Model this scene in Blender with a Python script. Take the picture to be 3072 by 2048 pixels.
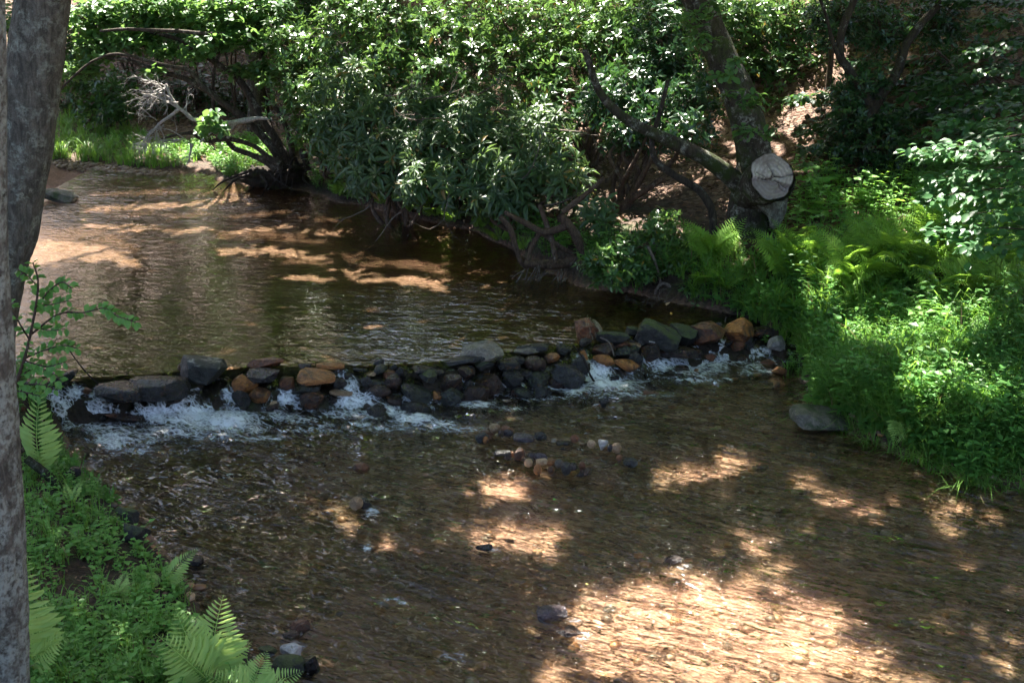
import bpy, math, random
import numpy as np
from mathutils import Vector, Matrix

for o in list(bpy.data.objects):
    bpy.data.objects.remove(o, do_unlink=True)
SC = bpy.context.scene
COL = SC.collection
RNG = np.random.default_rng(7)
random.seed(7)
rad = math.radians

# ------------------------------------------------------------------ camera
CAM_Z, PITCH, FPX = 4.0, rad(17.5), 1236.0
cam = bpy.data.cameras.new('camera')
cam_o = bpy.data.objects.new('camera', cam)
COL.objects.link(cam_o)
cam_o.location = (0, 0, CAM_Z)
cam_o.rotation_euler = (math.pi / 2 - PITCH, 0, 0)
cam.sensor_width = 36.0
cam.lens = 36.0 * FPX / 1024.0
cam.clip_start, cam.clip_end = 0.1, 400.0
cam.dof.use_dof = True
cam.dof.focus_distance = 12.0
cam.dof.aperture_fstop = 6.3
SC.camera = cam_o

# ------------------------------------------------------------------ light
SUN_EL, SUN_AZ = rad(60), rad(-24)          # azimuth from straight ahead (+Y), negative = to the left
SUN = np.array([math.sin(SUN_AZ) * math.cos(SUN_EL), math.cos(SUN_AZ) * math.cos(SUN_EL), math.sin(SUN_EL)])
world = bpy.data.worlds.new('World')
SC.world = world
world.use_nodes = True
wn = world.node_tree
sky = wn.nodes.new('ShaderNodeTexSky')
sky.sky_type = 'NISHITA'
sky.sun_disc = False
sky.air_density = 0.9
sky.dust_density = 1.8
sky.ozone_density = 0.8
sky.sun_elevation = SUN_EL
sky.sun_rotation = SUN_AZ % (2 * math.pi)
wn.links.new(sky.outputs[0], wn.nodes['Background'].inputs[0])
wn.nodes['Background'].inputs[1].default_value = 0.058
sl = bpy.data.lights.new('sun', 'SUN')
sl.energy = 5.0
sl.angle = rad(0.53)
sl.color = (1.0, 0.94, 0.85)
so = bpy.data.objects.new('sun', sl)
COL.objects.link(so)
so.rotation_euler = Vector((-SUN[0], -SUN[1], -SUN[2])).to_track_quat('-Z', 'Y').to_euler()
so.location = (0, 0, 30)
SC.view_settings.view_transform = 'Standard'
SC.view_settings.look = 'None'
SC.view_settings.exposure = 3.05
SC.view_settings.gamma = 1.0
SC.view_settings.use_curve_mapping = False
SC.cycles.max_bounces = 6
SC.cycles.diffuse_bounces = 2
SC.cycles.glossy_bounces = 2
SC.cycles.transmission_bounces = 4
SC.cycles.transparent_max_bounces = 10
SC.cycles.use_denoising = True
SC.cycles.use_adaptive_sampling = True
SC.cycles.adaptive_threshold = 0.03
SC.cycles.sample_clamp_indirect = 6.0

# ------------------------------------------------------------------ numeric helpers
FWD = np.array([0, math.cos(PITCH), -math.sin(PITCH)])
UP = np.array([0, math.sin(PITCH), math.cos(PITCH)])
CAMP = np.array([0, 0, CAM_Z])


def sstep(a, b, x):
    t = np.clip((np.asarray(x, float) - a) / (b - a), 0, 1)
    return t * t * (3 - 2 * t)


def ray(px, py):
    px = np.asarray(px, float); py = np.asarray(py, float)
    d = FWD + np.stack([(px - 512) / FPX, 0 * px, 0 * px], -1) + ((341 - py) / FPX)[..., None] * UP
    return d


def on_z(px, py, z):
    d = ray(px, py)
    return CAMP + d * ((z - CAM_Z) / d[..., 2])[..., None]


def at_y(px, py, Y):
    """world point seen in the direction of a picture point, at ground distance Y"""
    d = ray(px, py)
    return CAMP + d * (np.asarray(Y, float) / d[..., 1])[..., None]


def proj(P):
    R = np.asarray(P, float) - CAMP
    w = np.maximum(R @ FWD, 1e-3)
    return 512 + FPX * R[..., 0] / w, 341 - FPX * (R @ UP) / w


def _hash(ix, iy, iz, seed):
    h = (ix.astype(np.int64) * 374761393 + iy.astype(np.int64) * 668265263 + iz.astype(np.int64) * 2147483647 + seed * 1274126177) & 0xFFFFFFFF
    h = ((h ^ (h >> 13)) * 1274126177) & 0xFFFFFFFF
    h = ((h ^ (h >> 16)) * 2246822519) & 0xFFFFFFFF
    return (h & 0xFFFFFF) / float(0xFFFFFF)


def vnoise(P, seed=0):
    P = np.asarray(P, float)
    if P.shape[-1] == 2:
        P = np.concatenate([P, np.zeros(P.shape[:-1] + (1,))], -1)
    i = np.floor(P).astype(np.int64)
    f = P - i
    u = f * f * (3 - 2 * f)
    out = 0
    for dx in (0, 1):
        wx = u[..., 0] if dx else 1 - u[..., 0]
        for dy in (0, 1):
            wy = u[..., 1] if dy else 1 - u[..., 1]
            for dz in (0, 1):
                wz = u[..., 2] if dz else 1 - u[..., 2]
                out = out + wx * wy * wz * _hash(i[..., 0] + dx, i[..., 1] + dy, i[..., 2] + dz, seed)
    return out * 2 - 1


def fbm(P, seed=0, oct=4, gain=0.5):
    P = np.asarray(P, float)
    a, s, out = 1.0, 0, 0
    for k in range(oct):
        out = out + a * vnoise(P * 2.03 ** k + 17.3 * k, seed + k)
        s += a
        a *= gain
    return out / s


def unit(v):
    v = np.asarray(v, float)
    return v / np.maximum(np.linalg.norm(v, axis=-1, keepdims=True), 1e-9)


# ------------------------------------------------------------------ mesh helpers
def mesh_np(name, V, faces, smooth=True, attrs=None):
    """faces: list of (n,k) index arrays"""
    me = bpy.data.meshes.new(name)
    V = np.ascontiguousarray(V, dtype=np.float32)
    me.vertices.add(len(V))
    me.vertices.foreach_set('co', V.ravel())
    faces = [np.asarray(f, dtype=np.int32) for f in faces if len(f)]
    nl = sum(f.size for f in faces)
    npoly = sum(len(f) for f in faces)
    me.loops.add(nl)
    me.polygons.add(npoly)
    me.loops.foreach_set('vertex_index', np.concatenate([f.ravel() for f in faces]))
    tot = np.concatenate([np.full(len(f), f.shape[1], np.int32) for f in faces])
    st = np.concatenate([[0], np.cumsum(tot)[:-1]]).astype(np.int32)
    me.polygons.foreach_set('loop_start', st)
    me.polygons.foreach_set('loop_total', tot)
    me.polygons.foreach_set('use_smooth', np.full(npoly, smooth, dtype=bool))
    if attrs:
        for k, v in attrs.items():
            a = me.attributes.new(k, 'FLOAT', 'POINT')
            a.data.foreach_set('value', np.ascontiguousarray(v, dtype=np.float32))
    me.update(calc_edges=True)
    return me


def obj(name, me, mat=None, parent=None, loc=None):
    o = bpy.data.objects.new(name, me)
    COL.objects.link(o)
    if mat is not None and me is not None and len(me.materials) == 0:
        me.materials.append(mat)
    if loc is not None:
        o.location = loc
    if parent is not None:
        o.parent = parent
    return o


def tag(o, label=None, cat=None, group=None, kind=None):
    if label: o['label'] = label
    if cat: o['category'] = cat
    if group: o['group'] = group
    if kind: o['kind'] = kind
    return o


def thing(name, label, cat, group=None, loc=(0, 0, 0)):
    o = bpy.data.objects.new(name, None)
    COL.objects.link(o)
    o.empty_display_size = 0.1
    o.location = loc
    return tag(o, label, cat, group)


class Buf:
    """collects geometry for one mesh"""
    def __init__(self):
        self.V, self.F3, self.F4, self.n = [], [], [], 0

    def add(self, V, F):
        V = np.asarray(V, float).reshape(-1, 3)
        F = np.asarray(F)
        (self.F3 if F.shape[1] == 3 else self.F4).append(F + self.n)
        self.V.append(V)
        self.n += len(V)

    def build(self, name, mat, parent=None, smooth=True, origin=None):
        if not self.V:
            return None
        V = np.concatenate(self.V)
        if origin is not None:
            V = V - np.asarray(origin)
        F = []
        if self.F3: F.append(np.concatenate(self.F3))
        if self.F4: F.append(np.concatenate(self.F4))
        return obj(name, mesh_np(name, V, F, smooth), mat, parent)


def spline(P, n):
    """Catmull-Rom through control rows"""
    P = np.asarray(P, float)
    Q = np.concatenate([[2 * P[0] - P[1]], P, [2 * P[-1] - P[-2]]])
    m = len(P) - 1
    t = np.linspace(0, m, n)
    i = np.minimum(t.astype(int), m - 1)
    u = (t - i)[:, None]
    a, b, c, d = Q[i], Q[i + 1], Q[i + 2], Q[i + 3]
    return 0.5 * (2 * b + (c - a) * u + (2 * a - 5 * b + 4 * c - d) * u ** 2 + (3 * b - a - 3 * c + d) * u ** 3)


def tube(P, R, seg=8, rough=0.0, rscale=6.0, cap=True, seed=0, ridges=0):
    """swept tube: rows P (n,3), radii R (n,) -> V, quads"""
    P = np.asarray(P, float); R = np.asarray(R, float)
    n = len(P)
    T = unit(np.gradient(P, axis=0))
    ref = np.array([0.31, 0.87, 0.2]) if abs(T[0][2]) > 0.7 else np.array([0.05, 0.1, 1.0])
    X = unit(np.cross(T, ref)); Yv = np.cross(T, X)
    a = np.linspace(0, 2 * math.pi, seg, endpoint=False)
    dirs = X[:, None] * np.cos(a)[None, :, None] + Yv[:, None] * np.sin(a)[None, :, None]
    rr = R[:, None] * np.ones(seg)
    if rough:
        base = P[:, None] + dirs * R[:, None, None]
        rr = rr * (1 + rough * fbm(base * rscale, seed, 3))
        if ridges:
            s = np.cumsum(np.r_[0, np.linalg.norm(np.diff(P, axis=0), axis=1)])
            Q = np.stack([np.cos(a)[None] * ridges + 0 * s[:, None], np.sin(a)[None] * ridges + 0 * s[:, None], s[:, None] * 2.2 + 0 * a[None]], -1)
            rr = rr - R[:, None] * 0.11 * np.abs(fbm(Q, seed + 9, 4)) + R[:, None] * 0.03 * fbm(Q * np.array([1, 1, 2.5]) * 2.0, seed + 19, 2)
    V = (P[:, None] + dirs * rr[..., None]).reshape(-1, 3)
    j = np.arange(seg); k = (j + 1) % seg
    F = []
    for i in range(n - 1):
        F.append(np.stack([i * seg + j, i * seg + k, (i + 1) * seg + k, (i + 1) * seg + j], -1))
    F = np.concatenate(F)
    if cap:
        c = len(V)
        V = np.concatenate([V, [P[-1] + T[-1] * R[-1] * 0.4]])
        o = (n - 1) * seg
        F2 = np.stack([o + j, o + k, np.full(seg, c), np.full(seg, c)], -1)
        # keep quads only: a fan of degenerate quads is avoided by using pairs
        F2 = np.stack([o + j[::2], o + k[::2], o + (k[::2] + 1) % seg, np.full(len(j[::2]), c)], -1) if seg % 2 == 0 else F2
        F = np.concatenate([F, F2])
    return V, F


def frames(a, nrm):
    a = unit(a)
    X = unit(np.cross(a, nrm))
    Z = np.cross(X, a)
    return np.stack([X, a, Z], -1)          # columns


def scatter(buf, TV, TF, R, pos, scale):
    """copies of a template (TV,TF) at frames R, positions, scale"""
    N, n = len(pos), len(TV)
    if N == 0:
        return
    scale = np.broadcast_to(np.asarray(scale, float), (N,))
    V = np.einsum('nij,vj->nvi', R, TV) * scale[:, None, None] + pos[:, None]
    F = (TF[None] + (np.arange(N) * n)[:, None, None]).reshape(-1, TF.shape[1])
    buf.add(V.reshape(-1, 3), F)


def leaf4(L=1.0, W=0.35, fold=0.06, droop=0.1, c=0.5):
    V = np.array([(0, 0, 0), (W / 2, c * L, fold), (0, c * L, 0), (-W / 2, c * L, fold), (0, L, -droop)], float)
    F = np.array([(0, 1, 2), (1, 4, 2), (2, 4, 3), (0, 2, 3)])
    return V, F


def leaf2(L=1.0, W=0.6, fold=0.08):
    V = np.array([(0, 0, 0), (W / 2, 0.5 * L, fold), (0, L, -0.05), (-W / 2, 0.5 * L, fold)], float)
    F = np.array([(0, 1, 2), (0, 2, 3)])
    return V, F


def leaf8(L=1.0, W=0.35, fold=0.05, droop=0.15):
    """oblong leaf, rounded towards the tip, with a folded midrib"""
    V = np.array([(0, 0, 0), (W * .3, .25 * L, fold * .7), (0, .25 * L, .02), (-W * .3, .25 * L, fold * .7),
                  (W * .5, .62 * L, fold), (0, .62 * L, -droop * .3), (-W * .5, .62 * L, fold),
                  (W * .27, .88 * L, fold * .4 - droop * .7), (-W * .27, .88 * L, fold * .4 - droop * .7), (0, L, -droop)], float)
    F = np.array([(0, 1, 2), (0, 2, 3), (1, 4, 5), (1, 5, 2), (2, 5, 6), (2, 6, 3), (4, 7, 5), (5, 7, 9), (5, 9, 8), (5, 8, 6)])
    return V, F


def whorls(pos, axis, k, eps, rng, epsj=0.25):
    """leaf bases/directions/normals for whorls of k leaves"""
    N = len(pos)
    axis = unit(axis)
    ref = np.where(np.abs(axis[:, 2:3]) > 0.9, np.array([[1.0, 0, 0]]), np.array([[0, 0, 1.0]]))
    X = unit(np.cross(axis, ref)); Y = np.cross(axis, X)
    ph = rng.uniform(0, 6.28, (N, 1)) + np.arange(k)[None] * (2 * math.pi / k) + rng.normal(0, 0.25, (N, k))
    e = eps + rng.normal(0, epsj, (N, k))
    radial = X[:, None] * np.cos(ph)[..., None] + Y[:, None] * np.sin(ph)[..., None]
    d = radial * np.cos(e)[..., None] + axis[:, None] * np.sin(e)[..., None]
    nr = axis[:, None] * np.cos(e)[..., None] - radial * np.sin(e)[..., None]
    p = np.repeat(pos[:, None], k, 1)
    return p.reshape(-1, 3), d.reshape(-1, 3), nr.reshape(-1, 3)


# ------------------------------------------------------------------ materials
MATS = {}


class NT:
    def __init__(self, name):
        self.m = bpy.data.materials.new(name)
        self.m.use_nodes = True
        self.t = self.m.node_tree
        self.t.nodes.clear()
        self.out = self.n('ShaderNodeOutputMaterial')

    def n(self, typ, **kw):
        nd = self.t.nodes.new(typ)
        for k, v in kw.items():
            setattr(nd, k, v)
        return nd

    def l(self, a, b):
        self.t.links.new(a, b)

    def val(self, sock, v):
        if hasattr(v, 'links') or isinstance(v, bpy.types.NodeSocket):
            self.l(v, sock)
        else:
            sock.default_value = v

    def noise(self, scale, detail=4, rough=0.55, vec=None, dist=0.0, out='Fac'):
        nd = self.n('ShaderNodeTexNoise')
        nd.inputs['Scale'].default_value = scale
        nd.inputs['Detail'].default_value = detail
        nd.inputs['Roughness'].default_value = rough
        nd.inputs['Distortion'].default_value = dist
        if vec is not None: self.l(vec, nd.inputs['Vector'])
        return nd.outputs[out]

    def coords(self, scale=(1, 1, 1), rot=(0, 0, 0), kind='Object'):
        tc = self.n('ShaderNodeTexCoord')
        mp = self.n('ShaderNodeMapping')
        mp.inputs['Scale'].default_value = scale
        src = tc.outputs[kind]
        if any(rot):                       # turn first, then stretch
            m0 = self.n('ShaderNodeMapping')
            m0.inputs['Rotation'].default_value = rot
            self.l(src, m0.inputs['Vector'])
            src = m0.outputs[0]
        self.l(src, mp.inputs['Vector'])
        return mp.outputs[0]

    def ramp(self, fac, stops, interp='LINEAR'):
        nd = self.n('ShaderNodeValToRGB')
        cr = nd.color_ramp
        cr.interpolation = interp
        while len(cr.elements) < len(stops):
            cr.elements.new(0.5)
        for e, (p, c) in zip(cr.elements, stops):
            e.position = p
            e.color = (*c, 1) if len(c) == 3 else c
        self.l(fac, nd.inputs[0])
        return nd.outputs[0]

    def fmap(self, v, a, b, c=0.0, d=1.0, clamp=True):
        nd = self.n('ShaderNodeMapRange')
        nd.clamp = clamp
        self.val(nd.inputs[0], v)
        for i, x in enumerate((a, b, c, d)):
            nd.inputs[i + 1].default_value = x
        return nd.outputs[0]

    def math(self, op, a, b=0.0, clamp=False):
        nd = self.n('ShaderNodeMath', operation=op)
        nd.use_clamp = clamp
        self.val(nd.inputs[0], a); self.val(nd.inputs[1], b)
        return nd.outputs[0]

    def mix(self, fac, a, b, blend='MIX'):
        nd = self.n('ShaderNodeMix', data_type='RGBA', blend_type=blend)
        self.val(nd.inputs[0], fac)
        for s, v in ((nd.inputs[6], a), (nd.inputs[7], b)):
            if isinstance(v, bpy.types.NodeSocket): self.l(v, s)
            else: s.default_value = (*v, 1)
        return nd.outputs[2]

    def bump(self, h, strength=0.5, dist=0.01, normal=None):
        nd = self.n('ShaderNodeBump')
        nd.inputs['Strength'].default_value = strength
        nd.inputs['Distance'].default_value = dist
        self.l(h, nd.inputs['Height'])
        if normal is not None: self.l(normal, nd.inputs['Normal'])
        return nd.outputs[0]

    def attr(self, name):
        nd = self.n('ShaderNodeAttribute')
        nd.attribute_name = name
        return nd.outputs['Fac']

    def principled(self, color, rough=0.6, normal=None, spec=0.5, **kw):
        b = self.n('ShaderNodeBsdfPrincipled')
        if isinstance(color, bpy.types.NodeSocket): self.l(color, b.inputs['Base Color'])
        else: b.inputs['Base Color'].default_value = (*color, 1)
        self.val(b.inputs['Roughness'], rough)
        b.inputs['Specular IOR Level'].default_value = spec
        if normal is not None: self.l(normal, b.inputs['Normal'])
        return b.outputs[0]

    def done(self, sh):
        self.l(sh, self.out.inputs['Surface'])
        return self.m


def leaf_mat(name, c1, c2, trans=(0.16, 0.3, 0.04), tf=0.35, rough=0.4, spec=0.5, dead=None, deadfrac=0.0):
    t = NT(name)
    geo = t.n('ShaderNodeNewGeometry')
    oi = t.n('ShaderNodeObjectInfo')
    r = t.math('FRACT', t.math('ADD', geo.outputs['Random Per Island'], oi.outputs['Random']))
    big = t.noise(0.9, 2, vec=t.n('ShaderNodeTexCoord').outputs['Object'])
    f = t.math('ADD', t.math('MULTIPLY', r, 0.7), t.math('MULTIPLY', t.math('SUBTRACT', big, 0.35), 0.9), True)
    col = t.mix(f, c1, c2)
    tr = t.mix(f, tuple(x * 0.75 for x in trans), trans)
    if dead:
        k = t.math('GREATER_THAN', r, 1 - deadfrac)
        col = t.mix(k, col, dead)
        tr = t.mix(k, tr, tuple(x * 0.6 for x in dead))
    p = t.principled(col, rough, spec=spec)
    tl = t.n('ShaderNodeBsdfTranslucent')
    t.l(tr, tl.inputs[0])
    mx = t.n('ShaderNodeMixShader')
    mx.inputs[0].default_value = tf
    t.l(p, mx.inputs[1]); t.l(tl.outputs[0], mx.inputs[2])
    return t.done(mx.outputs[0])


def bark_mat(name, dark, light, lichen=(0.36, 0.40, 0.34), lich=0.5, moss=0.0, scale=1.0, bumpd=0.02):
    t = NT(name)
    tc = t.coords((1, 1, 0.28))
    tc1 = t.coords()
    ridg = t.noise(26 * scale, 5, 0.65, tc, 0.6)
    fine = t.noise(90 * scale, 4, 0.7, tc1)
    col = t.mix(t.fmap(ridg, 0.36, 0.66), dark, light)
    col = t.mix(t.fmap(fine, 0.4, 0.7, 0, 0.55), col, tuple(x * 0.45 for x in dark))
    n1 = t.noise(7.0 * scale, 5, 0.7, tc1, 0.4)
    n2 = t.noise(38.0 * scale, 4, 0.7, tc1)
    lm = t.math('MULTIPLY', t.fmap(n1, 0.62 - 0.25 * lich, 0.75 - 0.25 * lich), t.fmap(n2, 0.40, 0.56))
    col = t.mix(t.math('MULTIPLY', lm, 0.85), col, lichen)
    if moss:
        mm = t.fmap(t.noise(4.0, 5, 0.7, tc1), 0.66 - 0.35 * moss, 0.8 - 0.3 * moss)
        col = t.mix(mm, col, (0.035, 0.05, 0.012))
    h = t.math('ADD', ridg, t.math('MULTIPLY', fine, 0.5))
    return t.done(t.principled(col, 0.9, t.bump(h, 0.9, bumpd), 0.2))


def stone_mat(name, c1, c2, stain=None, stainf=0.0, moss=0.0, rough=(0.25, 0.5), speck=0.25, mosscol=(0.045, 0.06, 0.014)):
    t = NT(name)
    oi = t.n('ShaderNodeObjectInfo')
    tc = t.n('ShaderNodeTexCoord')
    add = t.n('ShaderNodeVectorMath', operation='ADD')
    t.l(tc.outputs['Object'], add.inputs[0])
    mul = t.n('ShaderNodeVectorMath', operation='SCALE')
    mul.inputs[0].default_value = (31, 17, 23)
    t.l(oi.outputs['Random'], mul.inputs['Scale'])
    t.l(mul.outputs[0], add.inputs[1])
    v = add.outputs[0]
    a = t.noise(13, 6, 0.7, v, 0.7)
    b = t.noise(60, 5, 0.7, v)
    col = t.mix(t.fmap(a, 0.42, 0.6), c1, c2)
    col = t.mix(t.fmap(b, 0.5, 0.75, 0, speck), col, tuple(min(1, x * 2.2 + 0.03) for x in c2))
    col = t.mix(t.fmap(b, 0.5, 0.25, 0, 0.6), col, tuple(x * 0.35 for x in c1))
    if stain:
        s = t.fmap(t.noise(5.5, 5, 0.7, v, 0.8), 0.64 - 0.28 * stainf, 0.74 - 0.28 * stainf)
        col = t.mix(s, col, stain)
    hsv = t.n('ShaderNodeHueSaturation')
    t.l(col, hsv.inputs['Color'])
    t.l(t.fmap(oi.outputs['Random'], 0, 1, 0.55, 1.15), hsv.inputs['Value'])
    col = hsv.outputs[0]
    rg = t.fmap(t.noise(14, 3, 0.6, v), 0.3, 0.7, rough[0], rough[1])
    if moss:
        g = t.n('ShaderNodeNewGeometry')
        sx = t.n('ShaderNodeSeparateXYZ')
        t.l(g.outputs['Normal'], sx.inputs[0])
        mk = t.math('MULTIPLY', t.fmap(sx.outputs[2], 0.15, 0.7), t.fmap(t.noise(11, 5, 0.7, v), 0.62 - 0.3 * moss, 0.72 - 0.3 * moss))
        col = t.mix(mk, col, mosscol)
    h = t.math('ADD', t.math('MULTIPLY', a, 1.2), t.math('MULTIPLY', b, 0.5))
    return t.done(t.principled(col, rg, t.bump(h, 0.9, 0.03), 0.5))


# ------------------------------------------------------------------ terrain model
ZP, ZL = 0.30, 0.0
FLOW = unit(np.array([0.86, -0.5]))

CREST = on_z(*np.array([(-120, 395), (-10, 388), (20, 384), (75, 376), (140, 374), (200, 368), (270, 364), (370, 364), (440, 360),
                        (490, 351), (540, 346), (590, 340), (640, 331), (700, 323), (755, 322), (800, 324), (900, 318)], float).T, ZP)[:, :2]
_pool_r = [(305, 190), (361, 207), (418, 217), (479, 233), (514, 252), (579, 284), (631, 293), (679, 301), (740, 316), (776, 334)]
_low_r = [(781, 346), (803, 370), (816, 392), (815, 410), (853, 431), (914, 457), (958, 475), (1024, 483)]
_low_l = [(268, 692), (245, 662), (212, 636), (196, 606), (182, 578), (150, 543), (118, 512), (100, 490), (80, 474), (62, 455), (48, 425), (30, 400)]
_pool_l = [(0, 384), (-25, 330), (-10, 260), (12, 215), (30, 196), (26, 176), (45, 164), (90, 166), (130, 172), (172, 175), (195, 172), (214, 175), (228, 183), (262, 188)]
SHORE = np.concatenate([
    on_z(*np.array(_pool_r, float).T, ZP)[:, :2],
    on_z(*np.array(_low_r, float).T, ZL)[:, :2],
    np.array([(7, 8.3), (14, 6.6), (30, 3.0), (30, -3.0), (14, 1.2), (5, 3.6), (2, 4.5), (0, 5.2)]),
    on_z(*np.array(_low_l, float).T, ZL)[:, :2],
    on_z(*np.array(_pool_l, float).T, ZP)[:, :2]])


def seg_dist(Q, A, B):
    AB = B - A
    best = np.full(Q.shape[:-1], 1e9)
    side = np.zeros(Q.shape[:-1])
    for a, ab in zip(A, AB):
        r = Q - a
        t = np.clip((r @ ab) / max(ab @ ab, 1e-9), 0, 1)
        e = r - t[..., None] * ab
        d = np.sqrt((e ** 2).sum(-1))
        cr = ab[0] * r[..., 1] - ab[1] * r[..., 0]
        m = d < best - 1e-9
        best = np.where(m, d, best)
        side = np.where(m, np.sign(cr), side)
    return best, side


def inside(Q, poly):
    x, y = Q[..., 0], Q[..., 1]
    c = np.zeros(x.shape, bool)
    P2 = np.roll(poly, -1, 0)
    for (x1, y1), (x2, y2) in zip(poly, P2):
        if y1 == y2: continue
        c ^= ((y1 > y) != (y2 > y)) & (x < (x2 - x1) * (y - y1) / (y2 - y1) + x1)
    return c


def shore_d(Q):
    d, _ = seg_dist(Q, SHORE, np.roll(SHORE, -1, 0))
    return np.where(inside(Q, SHORE), -d, d)


def dam_t(Q):
    d, s = seg_dist(Q, CREST[:-1], CREST[1:])
    return d * s          # positive upstream


def ground_exact(Q):
    x, y = Q[..., 0], Q[..., 1]
    n = fbm(Q * 0.9, 3, 4)
    n2 = fbm(Q * 5.0, 11, 3)
    d = shore_d(Q + 0.10 * np.stack([vnoise(Q * 2.2, 5), vnoise(Q * 2.2, 6)], -1))
    t = dam_t(Q)
    up = sstep(-0.4, 0.1, t)
    zw = ZL + (ZP - ZL) * up
    zw = np.where(d > 0, ZL + (ZP - ZL) * sstep(-1.0 - 2.0 * np.minimum(d, 1.5), 0.3, t), zw)
    dl = np.maximum(d, 0)
    left = sstep(-0.3, -1.6, x) * sstep(15, 11, y)
    left = np.maximum(left, sstep(5.5, 4.0, y) * sstep(9, 5, x))
    far = sstep(-1.5, -3.0, x) * sstep(17, 20, y)
    r_left = 0.12 * sstep(0, .18, dl) + 0.40 * np.minimum(dl, 2.6) + 0.16 * np.maximum(dl - 2.6, 0)
    r_far = 0.06 * sstep(0, .3, dl) + 0.05 * dl
    r_right = 0.26 * sstep(0, .22, dl) + 0.20 * np.minimum(dl, 5) + 0.1 * np.maximum(dl - 5, 0)
    rise = r_right * (1 - left) * (1 - far) + r_left * left + r_far * far * (1 - left)
    yh = 16.8 + 9.5 * sstep(-1.0, -5.0, x) - 0.75 * np.maximum(x - 3.5, 0)
    hd = y - yh
    hill = 0.5 * np.where(hd > 1, hd - .5, np.where(hd > 0, hd ** 2 / 2, 0)) * sstep(0.0, 1.0, dl)
    land = zw + rise + np.minimum(hill, 22) + 0.07 * n * sstep(0, .6, dl) + 0.025 * n2
    depth = 0.17 * (1 - up) + 0.34 * up
    bed = zw - depth * (1 - np.exp(np.minimum(d, 0) / 0.35)) + 0.035 * n + 0.02 * n2
    base = np.where(d > 0, land, bed)
    # the heaped stones of the dam stand on a low mound
    mound = np.where(t < 0, -0.15 + (ZP - 0.07 + 0.15) * sstep(-0.62, -0.08, t), ZP - 0.07 - 0.3 * sstep(0.1, 0.55, t)) + 0.03 * n2
    inr = (np.abs(t) < 0.75) & (d < 0.12)
    return np.where(inr, np.maximum(base, mound), base)


GX = np.arange(-16, 18.01, 0.06); GY = np.arange(1.0, 44.01, 0.06)
_gq = np.stack(np.meshgrid(GX, GY, indexing='ij'), -1)
GZ = ground_exact(_gq)


def ground(x, y):
    x = np.asarray(x, float); y = np.asarray(y, float)
    u = np.clip((x - GX[0]) / 0.06, 0, len(GX) - 1.001); v = np.clip((y - GY[0]) / 0.06, 0, len(GY) - 1.001)
    i = u.astype(int); j = v.astype(int); u = u - i; v = v - j
    return GZ[i, j] * (1 - u) * (1 - v) + GZ[i + 1, j] * u * (1 - v) + GZ[i, j + 1] * (1 - u) * v + GZ[i + 1, j + 1] * u * v


def water_base(Q):
    t = dam_t(Q)
    w = 0.6 * vnoise(Q * 3.1, 21) + 0.4 * vnoise(Q * 8.0, 22)
    film = -0.15 + (ZP - 0.07 + 0.15) * sstep(-0.62, -0.08, t) + 0.012 + 0.025 * w
    z = np.where(t > -0.05, ZP, np.clip(film, ZL, ZP))
    return np.where((t > -0.12) & (t <= -0.05), film + (ZP - film) * sstep(-0.12, -0.05, t), z), t


WZ, WT = water_base(_gq)


def look(Zg, x, y):
    u = np.clip((np.asarray(x, float) - GX[0]) / 0.06, 0, len(GX) - 1).astype(int)
    v = np.clip((np.asarray(y, float) - GY[0]) / 0.06, 0, len(GY) - 1).astype(int)
    return Zg[u, v]


def hit(px, py, water=False, lift=0.0):
    """where the line of sight through a picture point meets the ground (or the water above it)"""
    px = np.atleast_1d(np.asarray(px, float)); py = np.atleast_1d(np.asarray(py, float))
    d = ray(px, py)
    d = d / d[:, 1:2]
    Y = np.full(len(px), 3.0)
    live = np.ones(len(px), bool)
    for _ in range(1400):
        P = CAMP + d * Y[:, None]
        h = ground(P[:, 0], P[:, 1])
        if water:
            h = np.where(look(WZ, P[:, 0], P[:, 1]) > h, look(WZ, P[:, 0], P[:, 1]) - 0.03, h)
        live &= P[:, 2] > h + lift
        if not live.any(): break
        Y = np.where(live, Y + 0.03, Y)
    return CAMP + d * Y[:, None]

# ================================================================== GROUND
def axis_steps(a0, a1, fine, b0, b1, g=1.16, mx=4.0):
    s = list(np.arange(a0, a1 + 1e-6, fine))
    st, x, lo = fine, a0, []
    while x > b0:
        st = min(st * g, mx); x -= st; lo.append(x)
    st, x, hi = fine, a1, []
    while x < b1:
        st = min(st * g, mx); x += st; hi.append(x)
    return np.array(lo[::-1] + s + hi)


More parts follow.
